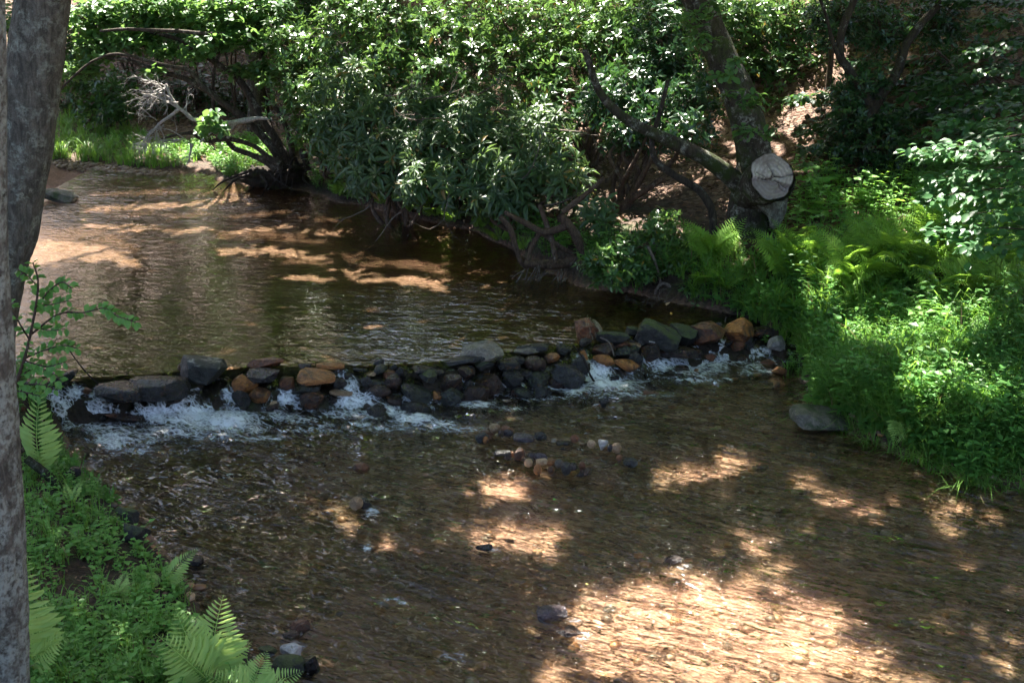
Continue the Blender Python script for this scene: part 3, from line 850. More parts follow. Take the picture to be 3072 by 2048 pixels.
ZONE = {'A': (10, 346.7, 11.76), 'B': (200, 346.7, 11.76), 'C': (383.3, 320, 11.76), 'D': (566.7, 300, 10.69), 'E': (450, 413.3, 11.2),
        'F': (341.3, 455.3, 6.89), 'G': (0, 455.3, 6.89), 'H': (682.7, 227.7, 6.89), 'I': (0, 0, 6.89)}
STONES = """
A 100 370 440 500 k s 6|flat black wet slab at the left end of the dam, dead leaf on top
A 450 270 830 490 k r -24|smooth black boulder with water sliding over its right shoulder near the left bank
A 1040 390 1560 640 k s 4|flat black ledge stone with water pouring in a sheet off its right lip
A 1420 340 2080 610 k s 0|square cut black block with a dark stick lying along its top
A 1990 135 2505 395 c r 12|large rounded dark boulder with a pale dry cap in the left half of the dam
A 1970 215 2060 290 r r 0|small reddish stone touching the left side of the pale capped boulder
A 60 630 170 760 r r 0|rust coloured stone beside the fern at the left bank
A 860 480 970 570 r a 20|small rusty stone between two black boulders in the left cascade
A 1060 740 1560 910 b a 10|low brown rock surrounded by white froth below the flat black ledge
B 540 150 990 270 r a -12|rust brown wedge stone lying on the crest right of the pale capped boulder
B 480 280 945 450 k r -8|long smooth black stone like a loaf below the rust brown wedge
B 390 380 650 545 o r 30|amber brown wet stone with water streaming over its left side
B 580 490 815 660 o a 5|orange stone half covered by white water below the amber wet stone
B 820 655 905 725 t r 0|small tan orange pebble at the foot of the cascade
B 1090 430 1410 570 d s -6|dark olive flat stone under the craggy orange boulder
B 1165 255 1585 475 o a 14|large craggy bright orange boulder on the dam left of the middle
B 940 350 1130 510 r r 40|amber stone with a yellow leaf lying against the craggy orange boulder
B 1155 215 1330 295 b r 0|small dark stone with orange tip on the crest left of the craggy boulder
B 1380 185 1690 275 o s 4|submerged amber slab just upstream of the craggy orange boulder
B 1530 505 1785 595 t s 5|flat ochre stone with pale top at the edge of the white water
B 1180 555 1435 745 b r 10|brown and amber wet stone below the dark olive flat one
B 1575 385 1725 485 k r 0|black wet stone right of the craggy orange boulder
B 1795 240 1985 315 k s 6|flat dark stone on the crest between two spillways
B 2040 155 2165 250 s r 0|small grey stone on top of the pile left of the dam middle
B 2030 195 2215 345 d r -20|egg shaped grey green stone leaning on the pile left of the dam middle
B 1935 300 2075 365 t s -8|pinkish tan flat stone under the egg shaped grey green one
B 2155 295 2340 405 r r 0|rust brown round stone in the pile left of the dam middle
B 1915 345 2015 505 k s 70|black upright stone at the left face of the middle pile
B 1995 375 2210 485 d s 8|grey green blocky stone in the front of the middle pile
B 2180 345 2365 485 b r 0|dark brown round stone right of the grey green blocky one
B 1995 465 2240 580 b r 6|dark wet stone at the bottom of the pile beside the white spillway
B 2225 225 2320 315 k r 0|small black stone behind the rust brown round one
B 425 495 545 745 k a 80|dark upright stone with a thin fall of water on its left
B 1975 715 2180 840 k a 0|dark jagged rock awash in froth below the white spillway
C 170 690 645 965 d r 18|big dark egg shaped boulder in the front of the dam, largest near its middle
C 145 535 285 705 k r 75|dark upright stone standing behind the big egg shaped boulder
C 365 545 700 655 k s 10|flat black stone on the crest with a dry stem beside it
C 425 615 615 745 m r 0|mossy grey stone right above the big egg shaped boulder
C 675 655 915 835 b r 0|round dark brown stone in the spillway left of the angular brown boulder
C 905 755 1245 995 b r 8|rounded speckled wet boulder at the foot of the dam below the angular one
C 570 875 700 975 o a 30|small bright orange stone wedged under the big egg shaped boulder
C 640 780 925 1015 d a 40|dark slanting slab leaning right of the big egg shaped boulder
C 195 945 565 1085 k r 8|low black wet stone below the big egg shaped boulder
C 35 875 245 1015 b r 0|dark wet stone at the lower left of the big egg shaped boulder
C 905 278 1395 475 g r -12|pale tan grey boulder lying on top of the dam, palest stone of its crest
C 695 395 1310 535 s s -6|long slate grey slab lying under the pale tan grey boulder
C 1540 300 1845 412 g s -5|grey brick shaped stone on the crest right of the pale tan boulder
C 1580 282 1930 395 s s -3|dark flat slab behind the grey brick shaped stone
C 1335 445 1605 615 k s 4|black blocky stone below the grey brick shaped one
C 1490 438 1665 525 k s 0|small black flat stone behind the black blocky one
C 1075 495 1300 595 m a 0|brown stone with moss under the long slate grey slab
C 1045 575 1435 905 b a -14|large angular brown boulder with a flat shiny top in the middle of the dam
C 855 535 1075 725 b a 20|brown wet stone left of the large angular brown boulder
C 975 515 1075 625 k r 60|small dark rounded stone on end under the long slate grey slab
C 1660 438 1915 585 b r 10|brown wet stone with a glossy top under the dark flat slab
C 1895 415 2075 505 o r 0|glossy amber stone right of the brown glossy one
C 2035 298 2205 415 d r 0|round dark grey green stone on the crest above the amber stone
C 1685 525 1845 610 b r 0|small brown stone under the brown glossy one
C 1605 595 1755 700 k a 0|black glistening stone left of the green faceted one
C 1695 615 1955 805 d a 12|green grey faceted boulder with a small white spot on top
C 1525 765 1770 915 d r 20|grey green stone at the foot of the dam with a pale leaf stuck to it
C 1755 745 1995 905 k r 10|dark round stone under the green grey faceted boulder
C 1955 655 2165 825 b r 0|wet round stone with water all over it beside the right froth
C 2000 540 2355 765 s s 30|long dark slab tilted down to the right into the froth
C 2205 470 2420 640 s a -40|dark grey pointed stone standing above the tilted slab
C 1395 595 1645 785 k a 0|black wet stone right of the large angular brown boulder
D 95 218 335 435 r a 0|reddish standing stone draped with bleached grass, highest point of the dam
D 125 395 265 505 s r -30|dark grey oval stone at the foot of the standing stone
D 315 338 665 485 m r 0|wide rounded mossy grey boulder right of the standing stone
D 495 453 675 518 r s 0|flat rust stone like a brick under the wide mossy boulder
D 668 453 795 515 t s 12|thin tan amber stone right of the flat rust one
D 505 508 685 615 d r 0|dark mossy stone under the flat rust one
D 645 498 775 585 d r 0|small dark stone under the thin tan amber one
D 718 358 895 505 s a 0|dark slate grey stone left of the long mossy slab
D 775 262 1200 485 m s 22|long angular mossy slab sloping down to the right on the crest
D 635 292 795 385 m r 0|small mossy stone left of the long mossy slab
D 295 597 505 695 o r 6|deep orange stone beside the right spillway, left one of a pair
D 505 605 775 765 o a 20|bright orange boulder beside the right spillway, right one of a pair
D 285 475 505 595 b a 0|dark brown stone above the deep orange one
D 1125 285 1410 490 m r 0|green mossy mound of stone with a small plant on it
D 1305 248 1695 475 r r 8|big dark red boulder with orange lower face near the right bank
D 1690 216 1985 445 o a 0|tall orange red boulder nearest the right bank with a small plant on top
D 1580 246 1685 315 p r 0|small purple grey stone between the two red boulders
D 1985 286 2225 395 b s 0|flat brown stone against the right bank
D 985 475 1430 630 b s 3|wide brown ledge under water below the mossy mound
D 815 485 1000 650 b r 0|wet dark stone left of the wide brown ledge
D 1685 435 1785 515 k a 0|small black stone below the gap of the two red boulders
D 1775 445 1915 535 r a 0|red brown wet stone at the foot of the tall orange red boulder
D 1155 715 1325 805 b r 12|dark wet stone breaking the rapids right of the froth
D 1355 750 1415 800 o r 0|tiny orange stone in the rapids
D 1475 585 1595 655 r a 0|rusty stone half under the right rapids
D 135 555 225 675 o a 60|amber stone beside the tip of the pointed dark one
D 2150 395 2325 525 w a 0|sunlit pale rock with moss at the right bank
D 655 565 805 705 k r 0|black wet stone right of the bright orange boulder
D 455 825 555 885 k r 0|dark stone half drowned in the right froth
D 815 955 995 1015 r s 5|oblong rust brown stone alone in the shallows below the dam
D 345 1095 445 1160 k a 0|small dark stone alone in the shallows left of the oblong rust one
D 1895 385 2005 505 k r 0|dark stone tucked under the tall orange red boulder
D 2190 730 2360 800 o a 0|orange rust stone at the water's edge under the right bank
D 2060 650 2230 720 r a 0|reddish stone at the water's edge below the pale sunlit rock
D 2215 905 2325 955 o s 0|orange stone lying in the water near the right bank
E 330 186 495 240 r s 12|upper red brown shard of the stone ring, left end
E 265 222 485 275 r s 8|lower red brown shard of the stone ring, left end
E 440 163 562 232 t r 0|ochre yellow pebble topping the left end of the stone ring
E 578 188 705 252 r r 10|rust pebble next to the ochre yellow one
E 588 222 705 275 p r 0|grey flat pebble in front of the rust one
E 538 232 602 280 b r 0|small brown pebble left of the grey flat one
E 705 196 950 310 p s 4|purple slate slab, largest stone of the ring's far side
E 948 255 1080 320 k r 6|black pebble right of the purple slate slab
E 295 268 425 345 s s -25|dark slate pebble at the left end of the ring
E 368 303 432 352 o r 0|small orange pebble under the dark slate one
E 1135 303 1195 360 g r 60|small grey pebble standing in the far side of the ring
E 1188 300 1345 350 k s 0|dark wet flat pebble in the far side of the ring
E 1348 286 1445 345 r r 0|brick red pebble in the far side of the ring
E 1538 342 1635 405 t r 0|rounded tan pebble in the far side of the ring
E 1665 342 1765 415 w a 0|pale cream pebble in the far side of the ring
E 1762 392 1818 445 p r 0|small mauve pebble right of the pale cream one
E 1812 382 1915 455 t r 0|brownish tan pebble at the right end of the ring
E 1935 488 2105 585 s a 0|grey angular pebble at the far right of the ring
E 1860 512 1925 565 r r 0|rust pebble beside the grey angular one
E 480 386 660 480 s s 6|black slate stone at the left end of the ring's near side
E 605 470 685 535 k r 0|dark pebble right of the black slate stone
E 665 468 715 505 o r 0|tiny orange pebble right of the black slate stone
E 705 436 835 535 b r 0|red brown stone under water inside the ring
E 865 482 965 535 p r 0|left maroon pebble of the ring's near side
E 945 487 1085 550 p r 6|right maroon pebble of the ring's near side
E 805 525 935 580 b s 5|flat brown pebble of the ring's near side
E 835 555 925 615 t r 0|tan pebble below the flat brown one
E 965 550 1090 610 t s 0|pinkish flat pebble of the ring's near side
E 1080 550 1185 608 o r 0|bright orange pebble of the ring's near side
E 1175 560 1265 625 g r 0|olive grey pebble left of the black triangular stone
E 1240 516 1430 645 k a -20|black triangular stone, tallest of the ring
E 1245 597 1355 690 s r 0|dark grey pebble in front of the black triangular stone
E 1345 602 1405 675 p r 70|mauve pebble in front of the black triangular stone
E 1445 586 1515 645 r r 0|rust pebble right of the black triangular stone
E 1410 616 1605 695 b r -20|long grey brown stone at the right end of the ring's near side
E 940 625 1025 695 o r 0|amber pebble in front of the ring
E 1095 636 1175 695 o r 0|amber flat pebble in front of the ring, nearer its middle
B 1795 1345 1995 1455 r r 0|lone rust orange stone in the shallows left of the ring
F 1335 1005 1565 1135 p a 5|shiny purple dark stone at the edge of the large sunlit patch
F 1475 1155 1665 1245 b a 10|dark brown stone right below the shiny purple one
F 105 285 215 355 k a 0|small black stone with an ochre one at its left in midstream
F 60 322 148 378 t r 0|ochre stone left of a small black one in midstream
F 925 605 1045 655 k r 0|black stone at the near edge of a middle sunlit patch
F 2215 690 2360 760 b a 0|dark stone in riffles right of midstream
G 805 345 945 455 m r 0|upper dark mossy stone at the left bank
G 835 455 1035 595 m r 5|lower dark mossy stone at the left bank
G 1245 665 1405 755 k s 6|flat black stone under the tip of a fern frond
G 475 115 555 165 k r 0|small black stone in the water at the left bank
G 1930 1300 2085 1425 w a 0|pale grey stone on mossy rocks by the foreground ferns
G 1870 1355 2110 1510 m r 0|mossy rock under the pale grey stone
G 1775 1305 1915 1375 m r 0|dark mossy stone left of the pale grey one
G 1990 1125 2145 1235 r a 0|dark red angular stone in the water near the foreground ferns
G 1945 1198 2065 1265 b r 0|maroon stone left of the dark red angular one
G 2090 1370 2200 1500 k r 0|dark stone right of the mossy rock by the ferns
H 735 1195 1200 1405 l s 10|broad flat grey rock with moss on its upper end at the right bank
I 280 1275 535 1395 l s 12|flat grey and mossy rock at the left edge of the pool
"""


def place_stone(x0, y0, x1, y1, mat, shape, rot, label, k, name='stone', group=None, dam=False):
    cx, cy = (x0 + x1) / 2, (y0 + y1) / 2
    P = hit(cx, y1 - 1.0, True, 0.0 if dam else (0.055 if group and 'ring' in group else 0.035))[0]
    Yf = P[1]
    dist = (P - CAMP) @ FWD
    wm, hm = (x1 - x0) * dist / FPX, (y1 - y0) * dist / FPX
    sd = math.sin(math.atan2(CAM_Z - P[2], Yf)); cd = math.sqrt(1 - sd * sd)
    r = abs(math.sin(rad(rot)))
    dep = min(wm * 0.8, hm * 1.35)
    if shape == 's': dep = min(wm * 0.7, hm * 1.5)
    hgt = math.sqrt(max(hm * hm - (sd * dep) ** 2, 0.15 * hm * hm)) / cd
    if shape == 's': hgt = max((hm - 0.6 * sd * dep) / cd, 0.5 * hm)
    C = at_y(cx, cy, Yf + dep * (-0.16 if dam else 0.32))
    # extend the stone down so that it beds into what carries it
    extra = 0.25 * hgt
    dims = np.array([wm, dep, hgt + extra])
    if r > 0.05 and shape != 'r' or r > 0.3:
        c, s = abs(math.cos(rad(rot))), r
        if abs(c * c - s * s) > 0.2:
            L = (wm * c - hgt * s) / (c * c - s * s); h2 = (hgt * c - wm * s) / (c * c - s * s)
            if L > 0.4 * wm and h2 > 0.25 * hgt and L < 1.6 * max(wm, hgt):
                dims = np.array([L, dep, max(h2, 0.62 * hgt) + extra * 0.5])
    ring = bool(group) and 'ring' in group
    if dam: dims = dims * np.array([1.10, 1.15, 1.04])
    elif x1 - x0 < 14: dims = dims * np.array([1.1, 1.2, 1.45])
    lift = 0.02 if dam else (0.034 if x1 - x0 < 14 else 0.0)
    if shape == 'r' and (mat in 'kbsdm' and k % 6 or dam and k % 3): shape = 'a'
    sub = 4 if (x1 - x0) > 12 else 3
    o = obj(name, stone_mesh(name, dims, shape, 100 + k, sub), M_ST[mat], loc=(C[0], C[1], C[2] - extra / 2 + lift))
    o.rotation_euler = (rad(random.uniform(-6, 6)), rad(rot), rad(random.uniform(-14, 14)))
    tag(o, label, 'stone', group)
    return o


for k, ln in enumerate(l for l in STONES.strip().splitlines()):
    a, lab = ln.split('|')
    z, x0, y0, x1, y1, mat, shp, rot = a.split()
    ox, oy, s = ZONE[z]
    grp = 'stones heaped into the dam' if z in 'ABCD' and float(y1) < 900 else ('stones of the little ring below the dam' if z == 'E' else 'stones lying in the creek')
    place_stone(ox + float(x0) / s, oy + float(y0) / s, ox + float(x1) / s, oy + float(y1) / s, mat, shp, float(rot), lab, k, group=grp, dam='dam' in grp and 'heaped' in grp)

# small filler stones between the big ones
cr = spline(np.c_[CREST[1:-2], np.zeros(len(CREST) - 3)], 400)[:, :2]
nrmv = np.array([0.05, -1.0])
for k in range(90):
    b = cr[random.randrange(0, 400)]
    tt = random.uniform(-0.05, 0.62)
    p = b + np.array([random.uniform(-.1, .1), -tt])
    z = float(ground(p[0], p[1]))
    s = random.uniform(0.05, 0.13)
    o = obj('stone', stone_mesh('stone', np.array([s * random.uniform(.9, 1.5), s, s * random.uniform(.6, .9)]), random.choice('raasa'), 900 + k, 3),
            M_ST[random.choice('kkbbdkbkk')], loc=(p[0], p[1], z + s * .02))
    o.rotation_euler = (random.uniform(-.4, .4), random.uniform(-.4, .4), random.uniform(0, 6))
    tag(o, 'small wet filler stone wedged among the larger stones of the dam', 'stone', 'small filler stones of the dam')

# gravel strewn over the bed of the lower creek and the pool's edge
buf = Buf()
N = 4200
q = np.stack([RNG.uniform(-4, 5.5, N * 3), RNG.uniform(4.6, 12.5, N * 3)], -1)
dd = shore_d(q)
q = q[(dd < 0.12) & (dam_t(q) < -0.5)][:N]
sz = 0.010 + 0.055 * RNG.random(len(q)) ** 4
V1, F1 = ICO[1]
V1 = V1 * np.array([1.0, 0.75, 0.4])
ang = RNG.uniform(0, 6.28, len(q))
R = np.stack([np.stack([np.cos(ang), -np.sin(ang), 0 * ang], -1), np.stack([np.sin(ang), np.cos(ang), 0 * ang], -1), np.tile([0., 0, 1], (len(q), 1))], 1)
scatter(buf, V1, F1, R, np.c_[q, ground(q[:, 0], q[:, 1]) + sz * 0.12], sz)


def gravel_mat():
    t = NT('gravel')
    g = t.n('ShaderNodeNewGeometry')
    col = t.ramp(g.outputs['Random Per Island'], [(0.0, (0.05, 0.035, 0.025)), (0.25, (0.14, 0.07, 0.035)), (0.5, (0.32, 0.14, 0.05)), (0.7, (0.36, 0.22, 0.12)), (0.85, (0.40, 0.31, 0.22)), (1.0, (0.10, 0.085, 0.06))])
    return t.done(t.principled(col, 0.5))


o = buf.build('creek_gravel', gravel_mat())
tag(o, 'orange and brown gravel strewn over the shallow creek bed', 'gravel', kind='stuff')

# ================================================================== TREES
M_BARK_G = bark_mat('bark_grey_lichen', (0.056, 0.052, 0.042), (0.17, 0.16, 0.13), (0.26, 0.285, 0.235), 0.55, 0, 1.0, 0.02)
M_BARK_F = bark_mat('bark_pale_lichen', (0.045, 0.042, 0.034), (0.15, 0.14, 0.115), (0.27, 0.30, 0.26), 0.9, 0, 1.0, 0.012)
M_BARK_M = bark_mat('bark_mossy_blotched', (0.022, 0.018, 0.013), (0.07, 0.058, 0.045), (0.30, 0.30, 0.27), 0.45, 0.55, 1.0, 0.03)
M_BARK_D = bark_mat('bark_dark', (0.018, 0.014, 0.011), (0.055, 0.043, 0.034), (0.2, 0.2, 0.18), 0.3, 0.2, 1.2, 0.02)
M_BARK_L = bark_mat('bark_leaning', (0.028, 0.022, 0.016), (0.09, 0.072, 0.055), (0.25, 0.24, 0.2), 0.35, 0.1, 1.2, 0.015)
M_STEM = bark_mat('bark_shrub_stem', (0.04, 0.026, 0.018), (0.13, 0.085, 0.06), (0.22, 0.2, 0.17), 0.25, 0.0, 1.5, 0.008)
M_TWIG = bark_mat('bark_twig', (0.07, 0.055, 0.045), (0.19, 0.155, 0.13), (0.3, 0.28, 0.25), 0.3, 0.0, 2.0, 0.004)
M_SILVER = bark_mat('bark_bleached', (0.22, 0.2, 0.18), (0.46, 0.43, 0.40), (0.5, 0.48, 0.46), 0.4, 0.0, 2.0, 0.004)
TREES = []


def pxline(pts, Y0, Y1=None):
    """rows of (px, py[, half width px]) -> points and radii at ground distance Y0..Y1"""
    pts = np.asarray(pts, float)
    Y1 = Y0 if Y1 is None else Y1
    Ys = np.linspace(Y0, Y1, len(pts))
    P = at_y(pts[:, 0], pts[:, 1], Ys)
    w = (P - CAMP) @ FWD
    R = pts[:, 2] * w / FPX if pts.shape[1] > 2 else None
    return P, R


def limb(name, P, R, mat, parent, seg=10, n=None, rough=0.12, seed=0, origin=(0, 0, 0), cap=True, ridges=0):
    n = n or max(8, len(P) * 6)
    S = spline(np.c_[P, R], n)
    V, F = tube(S[:, :3], np.maximum(S[:, 3], 0.003), seg, rough, 5.0, cap, seed, ridges)
    return obj(name, mesh_np(name, V - np.asarray(origin), [F]), mat, parent)


def up_to(P, R, z_top, lean=(0, 0), k=3, taper=0.55):
    """carry a trunk on above the frame"""
    P = list(P); R = list(R)
    p, r = P[-1], R[-1]
    for i in range(1, k + 1):
        f = i / k
        P.append(np.array([p[0] + lean[0] * f, p[1] + lean[1] * f, p[2] + (z_top - p[2]) * f])); R.append(r * (1 - (1 - taper) * f))
    return np.array(P), np.array(R)


def sink(P, R, flare=1.35, depth=0.15):
    """root a trunk: first point goes to the ground below it"""
    z = float(ground(P[0][0], P[0][1]))
    b = P[0].copy(); b[2] = min(z - depth, P[0][2] - .05)
    return np.concatenate([[b], P]), np.r_[R[0] * flare, R]


def tree(name, label, P, R, mat, seg=20, n=60, rough=0.1, seed=1, group=None, ridges=0, crown=True, cat='tree'):
    base = np.array([P[0][0], P[0][1], float(ground(P[0][0], P[0][1]))])
    t = thing(name, label, cat, group, base)
    limb('trunk', P, R, mat, t, seg, n, rough, seed, base, ridges=ridges)
    TREES.append(dict(o=t, base=base, top=P[-1], r=R[-1], mat=mat, crown=crown))
    return t, base


# two trunks on the near left bank
P, R = pxline([(-22, 436, 28), (-14, 347, 27.5), (-11, 318, 27), (-5, 286, 27), (2, 257, 27), (11, 227, 27), (16.5, 189, 27), (24, 152, 27), (29, 116, 27), (34, 70, 27), (43, 0, 27), (50, -60, 26)], 9.6)
P, R = sink(P, R, 1.5)
P, R = up_to(P, R, 10.5, (0.8, 0.6))
tree('tree', 'leaning grey trunk behind the pale lichened trunk at the left edge', P, R, M_BARK_G, 56, 170, 0.05, 3, ridges=5.0)
P, R = pxline([(-5, 720, 38), (-8, 648, 36), (-10, 586, 36), (-14, 513, 36), (-17, 455, 35.5), (-21, 373, 35), (-28, 228, 34), (-30, 0, 34), (-31, -90, 33)], 4.6)
P, R = sink(P, R, 1.3)
P, R = up_to(P, R, 10.0, (-0.6, 0.8))
tree('tree', 'pale lichened trunk cut by the left edge of the picture, nearest tree', P, R, M_BARK_F, 56, 150, 0.05, 4, ridges=6.0)

# the big tree with the sawn limb on the right bank
P, R = pxline([(741, 262, 27), (746, 240, 24), (750, 200, 20), (754, 165, 17.5), (750, 130, 17), (741, 100, 17), (730, 75, 16), (716, 45, 15.5), (698, 0, 15.5), (686, -40, 15)], 14.2, 14.9)
P, R = sink(P, R, 1.35)
P, R = up_to(P, R, 11.5, (-1.6, -0.5))
bigtree, bb = tree('tree', 'big blotched leaning tree with a sawn off limb on the right bank', P, R, M_BARK_M, 48, 130, 0.13, 5, ridges=3.0)
P, R = pxline([(745, 190, 12), (725, 172, 9), (700, 155, 7.5), (679, 145, 7), (655, 134, 6), (625, 118, 5), (600, 92, 4), (585, 50, 3)], 14.25, 13.9)
limb('limb', P, R, M_BARK_M, bigtree, 14, 50, 0.15, 8, bb)
P, R = pxline([(748, 188, 20), (758, 184, 21.5), (768, 180, 22.5), (773, 178, 23)], 14.2, 13.72)
A0, A1 = P[0], P[-1]
ax = unit(A1 - A0)
ax = unit(ax * 0.35 + unit(np.array([0.16, -1.0, 0.42])) * 0.65)
stub_r = 0.262
S = [A1 - ax * 0.62 + np.array([-.05, .02, -.1]), A1 - ax * 0.4, A1 - ax * 0.2, A1 - ax * 0.004]
limb('sawn_limb', np.array(S), np.array([.2, .24, .265, stub_r * 1.05]), M_BARK_M, bigtree, 64, 24, 0.12, 12, bb, cap=False, ridges=4.0)


def cut_face():
    nr, na = 26, 96
    X = unit(np.cross(ax, [0, 0, 1])); Yv = np.cross(X, ax)
    r = np.linspace(0, 1, nr) ** 0.8
    a = np.linspace(0, 2 * math.pi, na, endpoint=False)
    rr, aa = np.meshgrid(r, a, indexing='ij')
    U = rr * np.cos(aa); W = rr * np.sin(aa)
    cracks = [[(-.95, .12), (-.4, .02), (-.1, .08), (.05, .0), (.45, -.02), (.6, .03), (.85, .1)], [(.05, 0), (.0, .22), (.1, .42), (.2, .6)], [(-.1, .05), (.05, .3)],
              [(-.75, -.5), (-.4, -.25), (0, -.1), (.5, -.02)], [(-.6, -.62), (-.35, -.45), (-.3, -.2)], [(.3, .0), (.7, .3)]]
    Q = np.stack([U, W], -1)
    dep = np.zeros(U.shape)
    for c in cracks:
        c = np.array(c)
        d, _ = seg_dist(Q, c[:-1], c[1:])
        dep = np.maximum(dep, np.exp(-(d / 0.022) ** 2))
    low = sstep(0.0, -0.12, W - 0.25 * U + 0.12)         # the lower part was split off deeper
    hgt = -0.045 * dep - 0.045 * low + 0.012 * fbm(Q * 5, 71, 3)
    rim = 1 - 0.07 * np.maximum(np.cos(aa - 3.6), 0) ** 3 + 0.16 * fbm(np.stack([np.cos(aa) * 1.6, np.sin(aa) * 1.6], -1), 72, 4) + 0.06 * np.sin(aa + .6)
    V = A1 + (X * U[..., None] + Yv * W[..., None]) * (stub_r * 0.985 * rim)[..., None] + ax * (hgt + 0.012)[..., None]
    i, j = np.meshgrid(np.arange(nr - 1), np.arange(na), indexing='ij')
    k = (j + 1) % na
    F = np.stack([i * na + j, (i + 1) * na + j, (i + 1) * na + k, i * na + k], -1).reshape(-1, 4)
    me = mesh_np('cut_face', (V - bb).reshape(-1, 3), [F], True, {'rad': rr.ravel(), 'crack': np.maximum(dep, 0).ravel(), 'lowp': low.ravel()})
    t = NT('sawn_wood')
    n1 = t.noise(5, 5, 0.65, t.coords(), 0.4)
    ring = t.n('ShaderNodeMath', operation='SINE')
    t.l(t.math('ADD', t.math('MULTIPLY', t.attr('rad'), 34.0), t.math('MULTIPLY', n1, 7.0)), ring.inputs[0])
    n4 = t.noise(16, 6, 0.7, t.coords(), 0.6)
    col = t.mix(t.fmap(n1, 0.35, 0.65), (0.20, 0.17, 0.15), (0.46, 0.42, 0.385))
    col = t.mix(t.fmap(n4, 0.45, 0.72, 0, 0.6), col, (0.12, 0.10, 0.09))
    col = t.mix(t.fmap(ring.outputs[0], -1, 1, 0.0, 0.38), col, (0.13, 0.105, 0.09))
    col = t.mix(t.math('MULTIPLY', t.attr('lowp'), t.fmap(n1, 0.4, 0.6, 0.2, 0.7)), col, (0.14, 0.115, 0.125))
    col = t.mix(t.fmap(t.attr('rad'), 0.93, 1.0, 0, 0.8), col, (0.06, 0.05, 0.04))
    col = t.mix(t.fmap(t.attr('crack'), 0.3, 0.9, 0, 0.85), col, (0.02, 0.016, 0.014))
    return obj('cut_face', me, t.done(t.principled(col, 0.85, t.bump(ring.outputs[0], 0.25, 0.004), 0.2)), bigtree)


cut_face()
P, R = pxline([(768, 192, 15), (773, 203, 14), (776, 213, 10), (775, 222, 6), (772, 227, 3)], 14.05, 13.9)
limb('bark_slab', P, R, M_BARK_G, bigtree, 20, 20, 0.2, 15, bb, ridges=3.0)

# dark forked tree
P, R = pxline([(878, 222, 8), (871, 205, 7), (865, 185, 6.5), (864, 165, 6), (866, 140, 5.5), (872, 106, 6.5)], 15.6, 15.8)
P, R = sink(P, R, 1.8)
t_f, fb = tree('tree', 'dark forked tree right of the big blotched tree', P, R, M_BARK_D, 18, 40, 0.12, 21)
P, R = pxline([(872, 110, 6), (862, 90, 5), (848, 68, 4.5), (840, 55, 4.3), (842, 30, 4), (854, 0, 3.6), (868, -40, 3)], 15.8, 16.2)
limb('limb', P, R, M_BARK_D, t_f, 12, 40, 0.1, 22, fb)
P, R = pxline([(872, 110, 6), (882, 93, 5.2), (894, 78, 5), (902, 58, 4.6), (906, 45, 4.4), (920, 25, 4), (937, 7, 3.6), (965, -25, 3)], 15.8, 16.5)
limb('limb', P, R, M_BARK_D, t_f, 12, 40, 0.1, 23, fb)
TREES[-1]['top'] = P[-1]; TREES[-1]['r'] = 0.05
P, R = pxline([(840, 60, 2.5), (832, 40, 2), (826, 15, 1.6), (812, -20, 1.2)], 15.9)
limb('limb', P, R, M_BARK_D, t_f, 8, 20, 0.1, 24, fb)

# thin crooked stem left of the big tree
P, R = pxline([(720, 244, 4.5), (714, 231, 4), (711, 208, 4), (698, 189, 4), (676, 176, 3.6), (656, 160, 3.2), (652, 140, 3), (660, 112, 2.4), (668, 80, 2)], 13.75, 14.2)
P, R = sink(P, R, 1.4)
tree('sapling', 'thin crooked dark sapling bending left in front of the big tree', P, R, M_BARK_D, 12, 40, 0.12, 25, crown=False)

# slim trunks on the hillside
HILL = [([(258, 100, 10), (257, 50, 10), (258, 0, 9)], 25.0, M_BARK_L, 'pale grey upright trunk behind the leaning trees'),
        ([(920, 92, 6), (923, 50, 5.5), (925, 30, 5.3), (932, -10, 5)], 19.5, M_BARK_L, 'slim brown trunk on the hillside right of the forked tree'),
        ([(943, 70, 2.8), (946, 40, 2.6), (962, 0, 2.4), (972, -30, 2.2)], 19.0, M_BARK_L, 'thinnest bare pole leaning right on the upper right hillside'),
        ([(825, 136, 3.4), (827, 110, 3), (829, 80, 3), (833, 30, 2.7), (835, -10, 2.5)], 17.8, M_STEM, 'thin reddish trunk left of the dark forked tree'),
        ([(1003, 60, 6), (1000, 20, 6), (998, -20, 6)], 20.0, M_BARK_D, 'dark trunk in the upper right corner'),
        ([(795, 60, 3), (800, 20, 3), (812, -30, 2.6)], 20.5, M_BARK_D, 'thin dark trunk behind the glossy sunlit laurel'),
        ([(560, 100, 8), (556, 40, 8), (552, -30, 8)], 23.0, M_BARK_D, 'dark trunk hidden behind the middle laurels'),
        ([(160, 95, 4), (158, 50, 4), (150, -20, 4)], 27.5, M_BARK_D, 'thin dark trunk in the shaded hollow at the left'),
        ([(395, 90, 9), (398, 40, 9), (405, -30, 9)], 24.0, M_BARK_D, 'dark trunk behind the left laurels'),
        ([(100, 100, 6), (103, 50, 6), (108, -20, 6)], 30.0, M_BARK_D, 'dark trunk deep in the hollow beside the leaning grey trunk')]
for i, (pts, Y, m, lab) in enumerate(HILL):
    P, R = pxline(pts, Y)
    P, R = sink(P, R, 1.4)
    P, R = up_to(P, R, P[-1][2] + 8.5, (random.uniform(-.6, .6), random.uniform(-.4, .4)))
    tree('tree', lab, P, R, m, 14, 40, 0.08, 40 + i, 'trees on the hillside')

